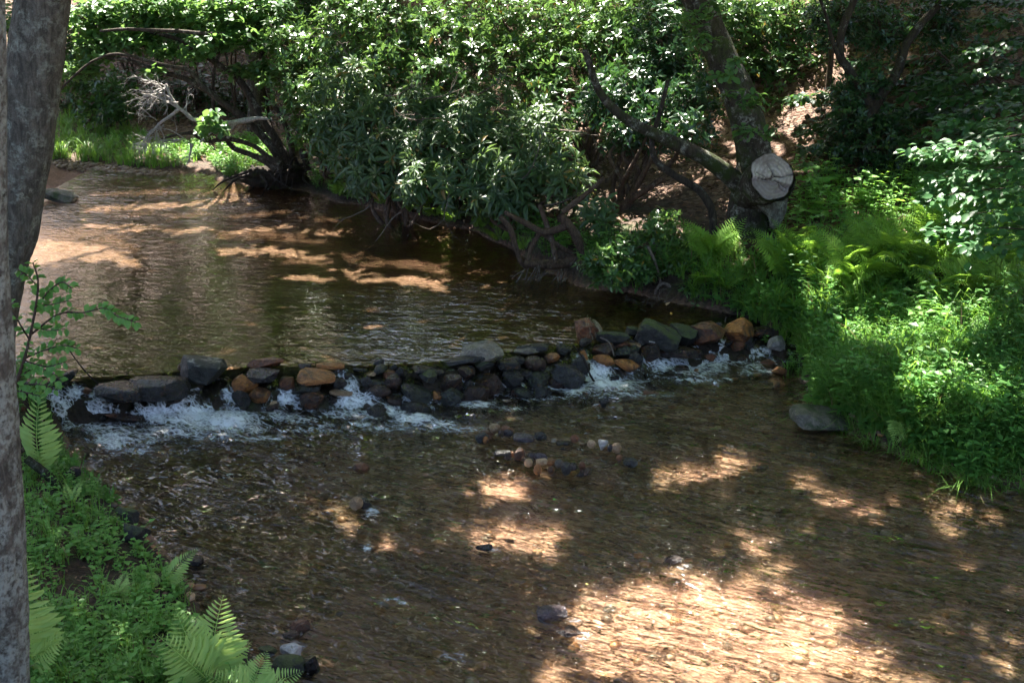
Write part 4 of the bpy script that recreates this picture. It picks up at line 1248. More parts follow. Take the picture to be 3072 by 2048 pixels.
# leaning trees on the far bank, rooted in one dark clump
YL = 20.4
LB = at_y(278, 168, YL)
t_l = thing('tree', 'leaning many stemmed tree rooted in a dark clump on the far bank', 'tree', None, tuple(LB))
for k, (pts, Yb) in enumerate([
        ([(292, 176, 8), (286, 158, 7), (275, 138, 6), (261, 116, 5.5), (240, 81, 5), (218, 64, 4.5), (203, 54, 3.8), (180, 40, 3), (150, 32, 2.2)], YL),
        ([(284, 176, 7), (276, 153, 6), (262, 136, 5), (247, 120, 4.8), (222, 102, 4.5), (207, 90, 4.2), (181, 77, 3.6), (160, 72, 3.2), (131, 61, 2.8), (102, 57, 2.2)], YL - .3),
        ([(218, 99, 3.5), (203, 86, 3.4), (195, 76, 3.2), (186, 69, 3), (160, 64, 2.6), (120, 54, 2.2), (95, 60, 1.8), (75, 75, 1.6), (60, 90, 1.4)], YL - .4),
        ([(288, 172, 5), (292, 150, 4.5), (285, 125, 4), (270, 95, 3.6), (262, 60, 3.2), (258, 20, 2.8), (255, -20, 2.4)], YL + .4),
        ([(214, 118, 2.4), (213, 95, 2.2), (214, 72, 2.2), (220, 52, 2), (226, 30, 1.8), (232, 0, 1.6)], YL + .2),
        ([(225, 34, 2.4), (200, 33, 2.6), (178, 31, 2.6), (150, 30, 2.6), (125, 29, 2.3), (100, 31, 1.8)], YL - .2),
        ([(276, 168, 6), (266, 161, 5), (250, 154, 4), (236, 149, 3.8), (229, 143, 3.4), (226, 136, 2.6)], YL - .5),
        ([(280, 164, 5), (268, 157, 4), (256, 147, 3.2), (240, 141, 3), (226, 139, 3), (206, 141, 2.6), (192, 133, 2.2), (176, 135, 1.8), (160, 139, 1.2)], YL - .6),
        ([(304, 158, 4.5), (301, 148, 4.2), (297, 138, 4)], YL - .1),
        ([(308, 170, 5), (303, 152, 4.2), (294, 140, 3)], YL + .2)]):
    P, R = pxline(pts, Yb + 0.0, Yb + (0.3 if k < 2 else 0))
    R = R * 0.74
    limb('trunk' if k < 2 else 'limb', P, R, M_BARK_L, t_l, 14 if k < 2 else 10, 50, 0.14, 60 + k, LB)
TREES.append(dict(o=t_l, base=LB, top=at_y(203, 0, YL + 2), r=0.06, mat=M_BARK_L, crown=True))
# root clump
V, F = ICO[4]
V = V * (1 + 0.5 * fbm(V * 1.6, 81, 4) + 0.4 * fbm(V * 5, 82, 4))[:, None] * np.array([0.5, 0.32, 0.17])
me = mesh_np('root_clump', V + np.array([0, -0.15, -0.12]), [F])
obj('root_clump', me, bark_mat('root_earth', (0.012, 0.009, 0.007), (0.045, 0.03, 0.02), (0.05, 0.06, 0.02), 0.3, 0.4, 1.5, 0.03), t_l)

rg = np.random.default_rng(4)
for k in range(16):
    a = LB + np.array([rg.uniform(-.5, .5), rg.uniform(-.35, 0), rg.uniform(-.1, .1)])
    e = a + np.array([rg.uniform(-.7, .4), rg.uniform(-.5, -.1), -.28])
    limb('root', np.array([a, (a + e) / 2 + rg.normal(0, .1, 3) + (0, 0, .06), e]), np.array([.03, .02, .008]), M_BARK_D, t_l, 6, 14, .2, k, LB)


def grow(buf, p, d, L, r, depth, rng, seg=5, wob=0.35, nk=(2, 4), up=0.0, shrink=0.6):
    """random bare branching"""
    n = 7
    pts = [p]; dd = unit(d)
    for i in range(n - 1):
        dd = unit(dd + rng.normal(0, wob / 2.5, 3) + np.array([0, 0, up]))
        pts.append(pts[-1] + dd * L / (n - 1))
    pts = np.array(pts)
    rr = np.linspace(r, r * 0.35, n)
    buf.add(*tube(pts, rr, seg, cap=False))
    if depth > 0:
        for _ in range(rng.integers(nk[0], nk[1] + 1)):
            i = rng.integers(2, n)
            td = unit(pts[i] - pts[i - 1])
            q = unit(rng.normal(size=3)); q = unit(q - (q @ td) * td)
            grow(buf, pts[i], unit(td + q * rng.uniform(.5, 1.1)), L * shrink * rng.uniform(.7, 1.1), rr[i] * 0.75, depth - 1, rng, seg, wob, nk, up, shrink)


# bleached dead branches lying over the far bank
rg = np.random.default_rng(5)
sil = thing('dead_branch', 'bleached silver dead branch sprawling over the far bank', 'branch', None, tuple(at_y(247, 121, YL - .8)))
so_ = np.array(sil.location)
for k, pts in enumerate([[(272, 119, 1.0), (258, 118, 1.8), (247, 120, 3.0), (225, 123, 2.6), (205, 120, 2.4), (193, 119, 2.2), (185, 112, 2), (178, 107, 1.8), (170, 95, 1.4), (166, 84, 1.1)],
                         [(247, 120, 2.6), (236, 123, 2.2), (229, 132, 2), (228, 138, 1.5)], [(225, 123, 2.4), (215, 130, 1.9), (208, 136, 1.5), (200, 142, 1)],
                         [(180, 108, 1.7), (170, 116, 1.5), (160, 123, 1.5), (152, 132, 1.2), (145, 139, 1)], [(178, 107, 1.5), (165, 100, 1.2), (155, 97, 1), (143, 95, .8)]]):
    P, R = pxline(pts, YL - .8)
    limb('limb', P, R, M_SILVER, sil, 8, 30, 0.12, 90 + k, so_)
tb = Buf()
for (x, y, dx, dz, L, n) in [(172, 98, -.8, .1, .45, 4), (168, 88, -.6, .5, .4, 3), (160, 96, -1, -.3, .4, 3), (152, 96, -.8, -.6, .35, 3), (176, 104, -.7, .6, .4, 3), (160, 123, -1, .1, .35, 3),
                             (150, 134, -.6, -.8, .35, 3), (156, 128, -.5, -1, .4, 3), (147, 138, -1, -.2, .25, 2), (186, 112, .2, 1, .3, 2), (182, 140, -.8, -.3, .5, 3), (190, 142, -.2, -.8, .35, 3), (165, 86, -.9, -.1, .5, 3)]:
    for _ in range(n):
        grow(tb, at_y(x + rg.uniform(-4, 4), y + rg.uniform(-3, 3), YL - .8), np.array([dx, rg.uniform(-.5, .3), dz]) + rg.normal(0, .3, 3), L, 0.012, 2, rg, 4, 0.5)
tw = tb.build('twigs', M_SILVER, sil, origin=so_)
tw['kind'] = 'stuff'

# bare tangles hanging from the right bank into the pool
for k, (lab, lines, starts, mat, Y) in enumerate([
        ('brown tangle of bare roots and branches reaching into the pool', [
            [(566, 226, 4), (545, 232, 3.6), (528, 224, 3), (505, 212, 2.4)], [(500, 216, 3), (510, 228, 3), (515, 244, 2.8), (521, 262, 2.4), (528, 268, 2)],
            [(524, 262, 4), (545, 264, 4.5), (570, 262, 5), (596, 250, 4)], [(528, 262, 2.8), (531, 248, 2.6), (538, 236, 2.4), (546, 228, 2)],
            [(556, 262, 3), (553, 244, 3), (548, 228, 3), (540, 205, 2.4)], [(560, 215, 5), (574, 232, 5), (584, 252, 6), (592, 262, 6)],
            [(506, 213, 2), (540, 232, 2), (566, 250, 2.4), (590, 258, 2.6)], [(562, 212, 3), (578, 200, 3), (590, 190, 2.4), (604, 178, 2)]],
         [(525, 268, -.6, -.5, .5), (540, 268, -.2, -1, .5), (560, 270, .1, -1, .5), (575, 272, .3, -1, .5), (550, 272, -.6, -.6, .5), (590, 275, .1, -.8, .45), (565, 275, -.5, -.9, .6), (583, 280, 0, -1, .4)], M_STEM, 14.2),
        ('thin grey drift twigs hanging over the water below the laurel bush', [[(648, 246, 1.6), (655, 262, 1.6), (660, 280, 1.2), (663, 292, 1)], [(672, 287, 2), (663, 283, 1.8), (656, 290, 1.8), (657, 302, 1.6)], [(672, 285, 2), (682, 300, 1.8), (700, 304, 1.8), (722, 303, 2)]],
         [(640, 302, -.6, .3, .25), (648, 305, -.4, .5, .25), (660, 303, .2, .7, .25), (675, 303, -.5, .2, .25), (700, 304, .4, .5, .2), (655, 308, -.8, -.2, .25)], M_TWIG, 13.3)]):
    b = at_y(*lines[0][0][:2], Y)
    t = thing('dead_branch', lab, 'branch', None, tuple(b))
    for j, pts in enumerate(lines):
        P, R = pxline(pts, Y, Y + .1)
        limb('limb', P, R, mat, t, 8, 26, 0.15, 120 + j + 20 * k, b)
    tb = Buf()
    for (x, y, dx, dz, L) in starts:
        for _ in range(2 + 2 * (k == 0)):
            grow(tb, at_y(x + rg.uniform(-5, 5), y + rg.uniform(-3, 3), Y - rg.uniform(0, .15)), np.array([dx, rg.uniform(-.6, .1), dz]) + rg.normal(0, .25, 3), L * rg.uniform(.7, 1.1), 0.007, 2, rg, 4, 0.5)
    tb.build('twigs', M_TWIG, t, origin=b)['kind'] = 'stuff'

# ================================================================== SHRUBS AND FOLIAGE
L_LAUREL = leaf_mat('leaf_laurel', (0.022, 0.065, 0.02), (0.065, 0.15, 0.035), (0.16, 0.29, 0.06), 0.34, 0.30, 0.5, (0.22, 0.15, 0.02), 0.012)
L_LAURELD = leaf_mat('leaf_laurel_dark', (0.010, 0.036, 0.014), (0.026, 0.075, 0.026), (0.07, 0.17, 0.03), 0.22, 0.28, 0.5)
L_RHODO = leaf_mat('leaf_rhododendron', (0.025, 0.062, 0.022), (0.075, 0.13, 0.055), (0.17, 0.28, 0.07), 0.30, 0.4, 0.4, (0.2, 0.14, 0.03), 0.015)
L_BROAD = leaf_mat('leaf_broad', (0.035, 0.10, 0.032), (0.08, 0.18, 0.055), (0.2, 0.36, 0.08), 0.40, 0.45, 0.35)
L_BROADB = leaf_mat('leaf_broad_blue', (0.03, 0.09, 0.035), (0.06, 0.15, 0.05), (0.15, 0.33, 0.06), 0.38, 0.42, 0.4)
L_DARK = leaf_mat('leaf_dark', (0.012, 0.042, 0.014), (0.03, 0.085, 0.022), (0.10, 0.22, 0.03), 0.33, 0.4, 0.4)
L_FERN = leaf_mat('leaf_fern', (0.12, 0.25, 0.03), (0.21, 0.38, 0.06), (0.28, 0.48, 0.05), 0.42, 0.55, 0.3)
L_FERNF = leaf_mat('leaf_fern_fresh', (0.30, 0.48, 0.12), (0.42, 0.60, 0.18), (0.5, 0.68, 0.18), 0.45, 0.55, 0.3)
L_HERB = leaf_mat('leaf_herb', (0.05, 0.16, 0.035), (0.14, 0.31, 0.065), (0.2, 0.42, 0.05), 0.40, 0.45, 0.35)
L_HERBF = leaf_mat('leaf_herb_fresh', (0.10, 0.25, 0.05), (0.21, 0.41, 0.09), (0.26, 0.48, 0.06), 0.40, 0.45, 0.35)
L_GRASS = leaf_mat('grass_blade', (0.07, 0.18, 0.03), (0.16, 0.30, 0.055), (0.26, 0.45, 0.06), 0.40, 0.45, 0.35, (0.25, 0.2, 0.09), 0.06)
L_LITTER = leaf_mat('leaf_litter', (0.07, 0.035, 0.02), (0.26, 0.155, 0.095), (0.2, 0.1, 0.05), 0.15, 0.7, 0.2)
L_CROWN = leaf_mat('leaf_crown', (0.04, 0.12, 0.02), (0.08, 0.18, 0.03), (0.34, 0.52, 0.08), 0.52, 0.45, 0.35)

T_LAUREL = leaf4(1.0, 0.36, 0.05, 0.10, 0.5)
T_BROAD = leaf8(1.0, 0.62, 0.05, 0.12)
T_RHODO = leaf8(1.0, 0.25, 0.045, 0.26)
T_SIMPLE = leaf2(1.0, 0.55, 0.06)


def blob_points(c, rad_, n, rng, shell=2.6, squash=None):
    d = unit(rng.normal(size=(n, 3)))
    r = rng.random(n) ** (1 / shell)
    # ragged outline
    r = r * (0.78 + 0.38 * fbm(d * 1.9 + c, 5, 2))
    return c + d * r[:, None] * np.asarray(rad_), d


def blob_list(spec):
    out = []
    for b in spec:
        px, py, Y, r = b[:4]
        sy = b[4] if len(b) > 4 else 0.8
        c = at_y(px, py, Y)
        out.append((c, np.array([r, r * 0.9, r * sy])))
    return out


def stems_to(parent, origin, base, blobs, mat, rng, r0=0.03, seg=7, name='stem'):
    for c, rr in blobs:
        m = base * 0.5 + c * 0.5 + rng.normal(0, 0.12, 3)
        P = np.array([base + rng.normal(0, 0.05, 3) * (1, 1, 0), base * .7 + c * .3 + rng.normal(0, 0.1, 3), m, c])
        limb(name, P, np.array([r0, r0 * .85, r0 * .65, r0 * .3]), mat, parent, seg, 18, 0.12, int(rng.integers(999)), origin)


def foliage(parent, origin, blobs, n, k, L, mat, rng, T=T_LAUREL, eps=0.35, name='foliage', up=0.5, outw=0.5, twig=0.25, shell=2.6, Lj=0.25, toward=None, twmat=None):
    buf, tb = Buf(), Buf()
    vol = np.array([b[1][0] ** 2 for b in blobs]); vol = vol / vol.sum()
    for (c, rr), f in zip(blobs, vol):
        m = max(6, int(n * f))
        pos, d = blob_points(c, rr, m, rng, shell)
        axis = d * outw + np.array([0, 0, up]) + rng.normal(0, 0.35, (m, 3))
        if toward is not None: axis = axis + toward
        p, dr, nr = whorls(pos, axis, k, eps, rng)
        R = frames(dr, nr)
        # base a little away from the twig tip
        s = L * (1 + rng.normal(0, Lj, len(p)).clip(-.5, .6))
        scatter(buf, T[0], T[1], R, p + dr * (s * 0.06)[:, None], s)
        for q in rng.choice(m, int(m * twig), replace=False):
            e = pos[q]
            st = c + (e - c) * rng.uniform(.1, .45) - np.array([0, 0, .06])
            mid = (st + e) / 2 + rng.normal(0, .04, 3)
            tb.add(*tube(np.array([st, mid, e]), np.array([.008, .005, .003]), 4, cap=False))
    o = buf.build(name, mat, parent, smooth=True, origin=origin)
    o['kind'] = 'stuff'
    if tb.V:
        tb.build('twigs', twmat or M_STEM, parent, origin=origin)['kind'] = 'stuff'
    return o


def shrub(name, label, spec, base_px, n, k, L, mat, seed, T=T_LAUREL, cat='shrub', group=None, r0=0.03, base_Y=None, stems=True, base_pt=None, **kw):
    rng = np.random.default_rng(seed)
    blobs = blob_list(spec)
    if base_pt is not None:
        base = base_pt
    elif base_Y is None:
        base = hit(*base_px)[0]
    else:
        base = at_y(*base_px, base_Y); base[2] = float(ground(base[0], base[1]))
    t = thing(name, label, cat, group, tuple(base))
    if stems:
        stems_to(t, base, base, blobs, M_STEM, rng, r0)
    foliage(t, base, blobs, n, k, L, mat, rng, T, **kw)
    return t, base


# --- laurels behind the pool, from left to right
shrub('laurel_shrub', 'fresh green laurel arching over the far bank left of the rhododendrons',
      [(292, 45, 20.3, .75), (300, 78, 20, .8), (312, 105, 19.6, .8), (330, 132, 19.2, .7), (318, 60, 20.2, .8), (345, 95, 19.6, .8), (305, 130, 19.8, .45), (345, 150, 19, .5)], (335, 175), 1400, 6, 0.10, L_LAUREL, 201, base_Y=19.6)
shrub('laurel_shrub', 'tall sunlit laurel filling the top of the picture left of centre',
      [(345, 25, 19.6, .9), (400, 18, 19.4, .9), (445, 30, 19, .9), (395, 60, 18.9, .8), (440, 80, 18.5, .8), (355, 70, 19.3, .8), (480, 60, 18.6, .8)], (420, 160), 1800, 6, 0.10, L_LAUREL, 202, base_Y=18.9)
shrub('laurel_shrub', 'sunlit laurel filling the top of the picture right of centre',
      [(500, 15, 18.8, .9), (545, 25, 18.6, .9), (595, 15, 18.4, .9), (530, 65, 18.1, .8), (580, 60, 17.9, .8), (625, 45, 17.8, .85), (640, 10, 18, .8), (555, 98, 17.5, .65)], (590, 175), 1950, 6, 0.095, L_LAUREL, 203, base_Y=17.6)
shrub('laurel_shrub', 'dark glossy laurel left of the big leaning trunk',
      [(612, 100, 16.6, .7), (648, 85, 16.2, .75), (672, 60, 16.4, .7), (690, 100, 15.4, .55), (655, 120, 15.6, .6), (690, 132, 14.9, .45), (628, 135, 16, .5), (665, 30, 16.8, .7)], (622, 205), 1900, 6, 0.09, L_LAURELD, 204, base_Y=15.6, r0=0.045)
shrub('laurel_shrub', 'glossy sunlit laurel behind the big leaning trunk',
      [(745, 25, 19, .9), (785, 20, 19, .9), (825, 30, 19.2, .8), (760, 75, 18.6, .7), (795, 75, 18.6, .75), (835, 75, 18.8, .65), (775, 110, 18.2, .5), (725, 10, 18.8, .6), (805, 112, 18.2, .4)], (790, 140), 1900, 6, 0.095, L_LAUREL, 205, base_Y=18.4)
# low bush leaning over the water
shrub('laurel_bush', 'compact glossy laurel bush leaning over the pool below the big tree',
      [(598, 262, 13.35, .26), (622, 252, 13.45, .32), (612, 275, 13.2, .24), (640, 270, 13.3, .28), (650, 240, 13.8, .34), (680, 248, 13.8, .32), (690, 272, 13.5, .24), (668, 262, 13.5, .28), (660, 225, 14.1, .3)], (690, 292), 900, 6, 0.075, L_LAUREL, 206, base_Y=13.9, r0=0.018, twig=.12)
shrub('laurel_sprig', 'small leafy laurel sprig at the waterline right of the laurel bush',
      [(690, 288, 13.15, .13), (697, 300, 13.05, .1), (704, 290, 13.2, .12)], (706, 303), 60, 6, 0.07, L_LAUREL, 207, base_Y=13.3, r0=0.008)
# dark holly-like crown round the forked tree
rng = np.random.default_rng(208)
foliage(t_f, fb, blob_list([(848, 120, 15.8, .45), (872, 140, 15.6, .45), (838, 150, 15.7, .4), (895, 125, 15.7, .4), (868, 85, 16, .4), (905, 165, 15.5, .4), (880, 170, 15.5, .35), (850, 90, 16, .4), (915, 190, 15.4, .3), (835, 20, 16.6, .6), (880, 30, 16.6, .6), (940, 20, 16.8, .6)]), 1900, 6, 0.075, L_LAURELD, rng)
# leaves on the leaning trees of the far bank
foliage(t_l, LB, blob_list([(95, 20, 21, .75, .6), (135, 15, 21, .8, .6), (180, 10, 21, .8, .55), (225, 15, 20.8, .75, .6), (100, 48, 20.6, .6, .45), (140, 42, 20.6, .6, .4), (85, 70, 20.4, .4, .5), (215, 40, 20.4, .55, .5), (250, 35, 20.6, .6, .6), (265, 70, 20.5, .45, .6), (195, 55, 20.3, .35, .4), (165, 52, 20.4, .35, .35), (240, 72, 20.6, .4, .4), (270, 10, 21, .7), (155, 72, 20, .25, .5), (30, 25, 21, .7)]),
        2300, 4, 0.105, L_BROAD, np.random.default_rng(209), T_BROAD, eps=0.1, up=0.9, outw=0.2)
# small leafy shoot among the dead branches
shrub('leafy_shoot', 'leafy shoot with large bright leaves among the bleached branches', [(203, 123, 19.3, .17), (211, 117, 19.3, .14), (200, 132, 19.3, .13), (222, 128, 19.3, .14)], (212, 142), 26, 4, 0.13, L_BROAD, 210, T_BROAD, base_pt=at_y(214, 138, 19.6), r0=.012, eps=.1, up=.9)

# --- rhododendrons: each whorl of long leaves is a piece of its own
def whorl_mesh(i, k=8):
    rng = np.random.default_rng(300 + i)
    b = Buf()
    p, d, nr = whorls(np.zeros((1, 3)), np.array([[0, 0, 1.0]]), k, 0.12, rng, 0.22)
    s = 0.175 * (1 + rng.normal(0, .16, k))
    scatter(b, T_RHODO[0], T_RHODO[1], frames(d, nr), p + d * 0.012, s)
    p, d, nr = whorls(np.zeros((1, 3)) + [0, 0, .012], np.array([[0, 0, 1.0]]), 4, 0.75, rng, 0.15)
    scatter(b, T_RHODO[0], T_RHODO[1], frames(d, nr), p + d * 0.01, 0.095 * np.ones(4))
    b.add(*tube(np.array([[0, 0, -.16], [0.01, 0, -.07], [0, 0, .005]]), np.array([.006, .005, .004]), 5, cap=False))
    V = np.concatenate(b.V)
    return mesh_np('leaf_whorl', V, [np.concatenate(b.F3), np.concatenate(b.F4)], True)


WH = [whorl_mesh(i, 7 + i % 3) for i in range(6)]
for m in WH: m.materials.append(L_RHODO)


def rhodo(label, spec, base_px, base_Y, n_obj, n_back, seed, r0=.035):
    rng = np.random.default_rng(seed)
    blobs = blob_list(spec)
    base = at_y(*base_px, base_Y); base[2] = float(ground(base[0], base[1]))
    t = thing('rhododendron', label, 'shrub', None, tuple(base))
    stems_to(t, base, base, blobs, M_STEM, rng, r0)
    vol = np.array([b[1][0] ** 2 for b in blobs]); vol /= vol.sum()
    tb = Buf()
    cnt = 0
    for (c, rr), f in zip(blobs, vol):
        m = max(5, int(round(n_obj * f)))
        d = unit(rng.normal(size=(m, 3)) + np.array([-.1, -.75, .3]))       # the outer shell that faces the creek
        pos = c + d * rr * rng.uniform(.75, 1.08, (m, 1))
        ax_ = unit(d * .55 + np.array([-.05, -.25, .55]) + rng.normal(0, .3, (m, 3)))
        for p, a in zip(pos, ax_):
            if cnt >= 300: break
            cnt += 1
            o = obj('leaf_whorl', WH[int(rng.integers(len(WH)))], None, t)
            q = Vector(a).to_track_quat('Z', 'Y')
            s = float(rng.uniform(.85, 1.2))
            o.matrix_parent_inverse = Matrix.Identity(4)
            o.location = p - base
            o.rotation_euler = (q @ Matrix.Rotation(float(rng.uniform(0, 6.28)), 3, 'Z').to_quaternion()).to_euler()
            o.scale = (s, s, s)
            e = p - a * .15 * s
            if rng.random() < .6:
                st = c + (e - c) * .3
                tb.add(*tube(np.array([st, (st + e) / 2 + rng.normal(0, .05, 3), e]), np.array([.010, .008, .006]), 4, cap=False))
    if tb.V: tb.build('twigs', M_STEM, t, origin=base)['kind'] = 'stuff'
    foliage(t, base, [(c + np.array([0, .25, -.05]), rr * .95) for c, rr in blobs], n_back, 7, .14, L_RHODO, rng, T_RHODO, eps=.0, name='inner_foliage', twig=.1)
    return t


rhodo('large leaved rhododendron hanging over the pool, left of the two', [(352, 95, 18.4, .6), (375, 125, 17.8, .62), (345, 135, 18.2, .5), (400, 165, 17, .6), (368, 168, 17.5, .5), (420, 120, 17.6, .6), (430, 185, 16.4, .42)], (400, 212), 17.3, 270, 230, 220)
rhodo('large leaved rhododendron hanging over the pool, right of the two', [(455, 150, 16.9, .6), (485, 120, 17.2, .6), (470, 185, 16.1, .5), (505, 160, 16.2, .55), (535, 135, 16.6, .5), (520, 190, 15.6, .45), (495, 200, 15.7, .38), (550, 170, 15.7, .45), (570, 185, 15.2, .3)], (515, 232), 15.9, 296, 260, 221)
rhodo('single low rhododendron with dark leaves behind the bare tangle', [(598, 212, 14.6, .2), (600, 228, 14.4, .18)], (606, 240), 14.5, 14, 10, 222, r0=.015)

# --- bare pale twigs inside the rhododendrons
tb = Buf(); rg = np.random.default_rng(33)
dt = thing('dead_branch', 'pale bare twigs showing between the rhododendron leaves', 'branch', None, tuple(at_y(425, 112, 17)))
for x, y, Y, dx, dz, L in [(385, 95, 17.4, .8, -.1, .8), (420, 100, 17.2, .9, .2, .7), (440, 118, 16.8, -.8, -.3, .7), (475, 95, 17, .8, .3, .6), (350, 60, 18.8, -.6, .5, .6), (470, 185, 15.7, .8, -.4, .7), (450, 190, 15.8, -.4, -.6, .7), (370, 205, 16.6, -.4, -.7, .6), (400, 212, 16.4, -.9, -.4, .8), (520, 180, 15.3, .9, .1, .8), (545, 205, 15, .8, .2, .7), (560, 130, 16, .9, .3, .6)]:
    grow(tb, at_y(x, y, Y), np.array([dx, -.4, dz]), L, .011, 3, rg, 4, .5, (2, 3))
tb.build('twigs', M_TWIG, dt, origin=np.array(dt.location))['kind'] = 'stuff'

# --- right side: broad leaved shrub reaching in from the right edge, in flat layers
def layered(label, layers, base_px, base_Y, L, mat, seed, name='broadleaf_shrub', dirx=-1.0, T=T_BROAD, dens=1.0):
    rng = np.random.default_rng(seed)
    base = at_y(*base_px, base_Y); base[2] = float(ground(base[0], base[1]))
    t = thing(name, label, 'shrub', None, tuple(base))
    buf = Buf()
    for (x0, y0, x1, y1, Y, wd) in layers:
        A, B = at_y(x0, y0, Y), at_y(x1, y1, Y - .15)       # from the stem side to the tip
        P = np.array([base + (0, 0, .1), base * .45 + A * .55 + np.array([0, 0, .15]), A, (A + B) / 2 + np.array([0, 0, .05]), B])
        limb('branch', P, np.array([.018, .014, .009, .006, .003]), M_STEM, t, 6, 24, .1, int(rng.integers(999)), base)
        Ln = np.linalg.norm(B - A)
        dirn = (B - A) / Ln
        side = unit(np.cross(dirn, [0, 0, 1]))
        n = int(Ln * 30 * dens)
        for s in (-1, 1):
            for q in (0, 1, 2):
                f = rng.random(n)
                off = s * side * (rng.uniform(.02, wd, n) * (1.15 - f))[:, None]
                pos = A + (B - A) * f[:, None] + off + np.array([0, 0, 1.0]) * (rng.normal(0, .03, n) - .02 * q)[:, None] + np.array([0, 0, .06]) * np.sin(f * 3.1)[:, None]
                d = dirn * .75 + s * side * .6 + rng.normal(0, .3, (n, 3)) + np.array([0, 0, -.18])
                nr = np.array([0, -.18, 1.0]) + rng.normal(0, .22, (n, 3))
                scatter(buf, T[0], T[1], frames(d, nr), pos, L * rng.uniform(.65, 1.2, n))
    buf.build('foliage', mat, t, origin=base)['kind'] = 'stuff'
    return t


layered('broad leaved shrub in flat leafy tiers reaching in from the right edge', [(1075, 118, 985, 128, 11.6, .4), (1070, 135, 925, 152, 11.3, .42), (1075, 160, 905, 153, 11.1, .3), (1075, 165, 930, 180, 11, .42), (1070, 190, 925, 198, 10.8, .4), (1075, 210, 950, 218, 10.6, .38), (1075, 235, 930, 232, 10.5, .35), (1070, 150, 965, 165, 11.6, .4), (1080, 250, 965, 248, 10.2, .3)], (1090, 270), 10.9, 0.10, L_BROADB, 230)
layered('shaded leafy shrub on the hillside at the upper right', [(1060, 40, 960, 55, 15.5, .6), (1060, 65, 935, 78, 15.3, .6), (1060, 20, 970, 25, 16, .6), (1060, 88, 930, 100, 15, .55), (1060, 105, 960, 112, 14.3, .5), (1050, 5, 940, 0, 16.5, .6), (980, 85, 900, 95, 16, .5)], (1080, 150), 15.0, 0.11, L_DARK, 231, dens=1.3)

layered('wide dark leafy shrub covering the upper right slope', [(1040, 75, 850, 85, 17.2, .55), (1040, 100, 870, 122, 16.2, .5), (1040, 45, 850, 35, 18.4, .6), (1040, 15, 850, 5, 19, .6), (960, 110, 800, 130, 16.6, .4), (900, 90, 790, 100, 17.6, .45), (1040, 135, 900, 140, 15, .45), (880, 150, 800, 150, 16, .3), (1040, 60, 900, 62, 17.8, .5)], (985, 140), 16.6, 0.11, L_DARK, 234, dens=1.15)
layered('loose leafy shrub on the hillside behind the forked tree', [(905, 70, 850, 62, 18, .5), (930, 30, 870, 20, 18.5, .5), (960, 55, 905, 45, 18.2, .5), (900, 105, 850, 112, 17, .4), (985, 120, 930, 128, 14.2, .4)], (925, 120), 17.6, 0.11, L_BROADB, 232, dens=1.2)
layered('bright leafy shrub low on the hillside right of the sawn tree', [(850, 190, 805, 186, 15.3, .3), (845, 175, 800, 165, 15.5, .3), (860, 205, 820, 208, 15, .3)], (860, 215), 15.3, 0.09, L_BROAD, 233, dens=.9)

# --- leafy sprays on the big tree's trunk
foliage(bigtree, bb, blob_list([(700, 40, 14.1, .2, .7), (688, 20, 14.2, .25, .7), (712, 10, 14.2, .2, .7), (728, 95, 13.9, .15, .6), (722, 75, 13.9, .16, .7), (752, 100, 13.8, .2, .7), (745, 132, 13.7, .2, .6), (735, 62, 13.9, .12, .6), (770, 132, 13.7, .12, .5)]), 110, 4, 0.09, L_BROAD, np.random.default_rng(240), T_BROAD, eps=.1, up=.9, outw=.2)

# --- hillside thicket behind everything
rng = np.random.default_rng(260)
THICK = [(60, 40, 27), (105, 92, 25), (130, 10, 28), (190, 25, 27), (235, 20, 26.5), (300, 15, 24.5), (350, 5, 24), (410, -10, 23.5), (470, -5, 23), (530, -5, 22.5), (590, -10, 22), (650, -10, 21.5), (700, 0, 21), (745, -10, 22), (800, -5, 22), (850, 0, 21), (900, 5, 20.5), (960, -5, 20), (1010, 0, 19), (1040, 60, 17.5), (340, 70, 22.5), (420, 95, 21), (480, 60, 21.5), (880, 15, 19.8), (935, 35, 19), (990, 30, 18.5), (965, 75, 17.2), (860, 55, 18.8)]
for i, (x, y, Y) in enumerate(THICK):
    r = rng.uniform(.9, 1.3)
    Z = at_y(x, y, Y)[2]
    gz = float(ground(at_y(x, y, Y)[0], Y))
    sp = [(x, y, Y, r, .75), (x + rng.uniform(-25, 25), y + 18, Y - .3, r * .7, .7), (x + rng.uniform(-30, 30), y - 12, Y + .3, r * .8, .7)]
    shrub('thicket_shrub', 'shaded shrub of the dense thicket on the hillside', sp, (x, y + 40), 420, 5, 0.13, L_DARK, 500 + i, group='thicket shrubs on the hillside', base_Y=Y, r0=.03, twig=.1)

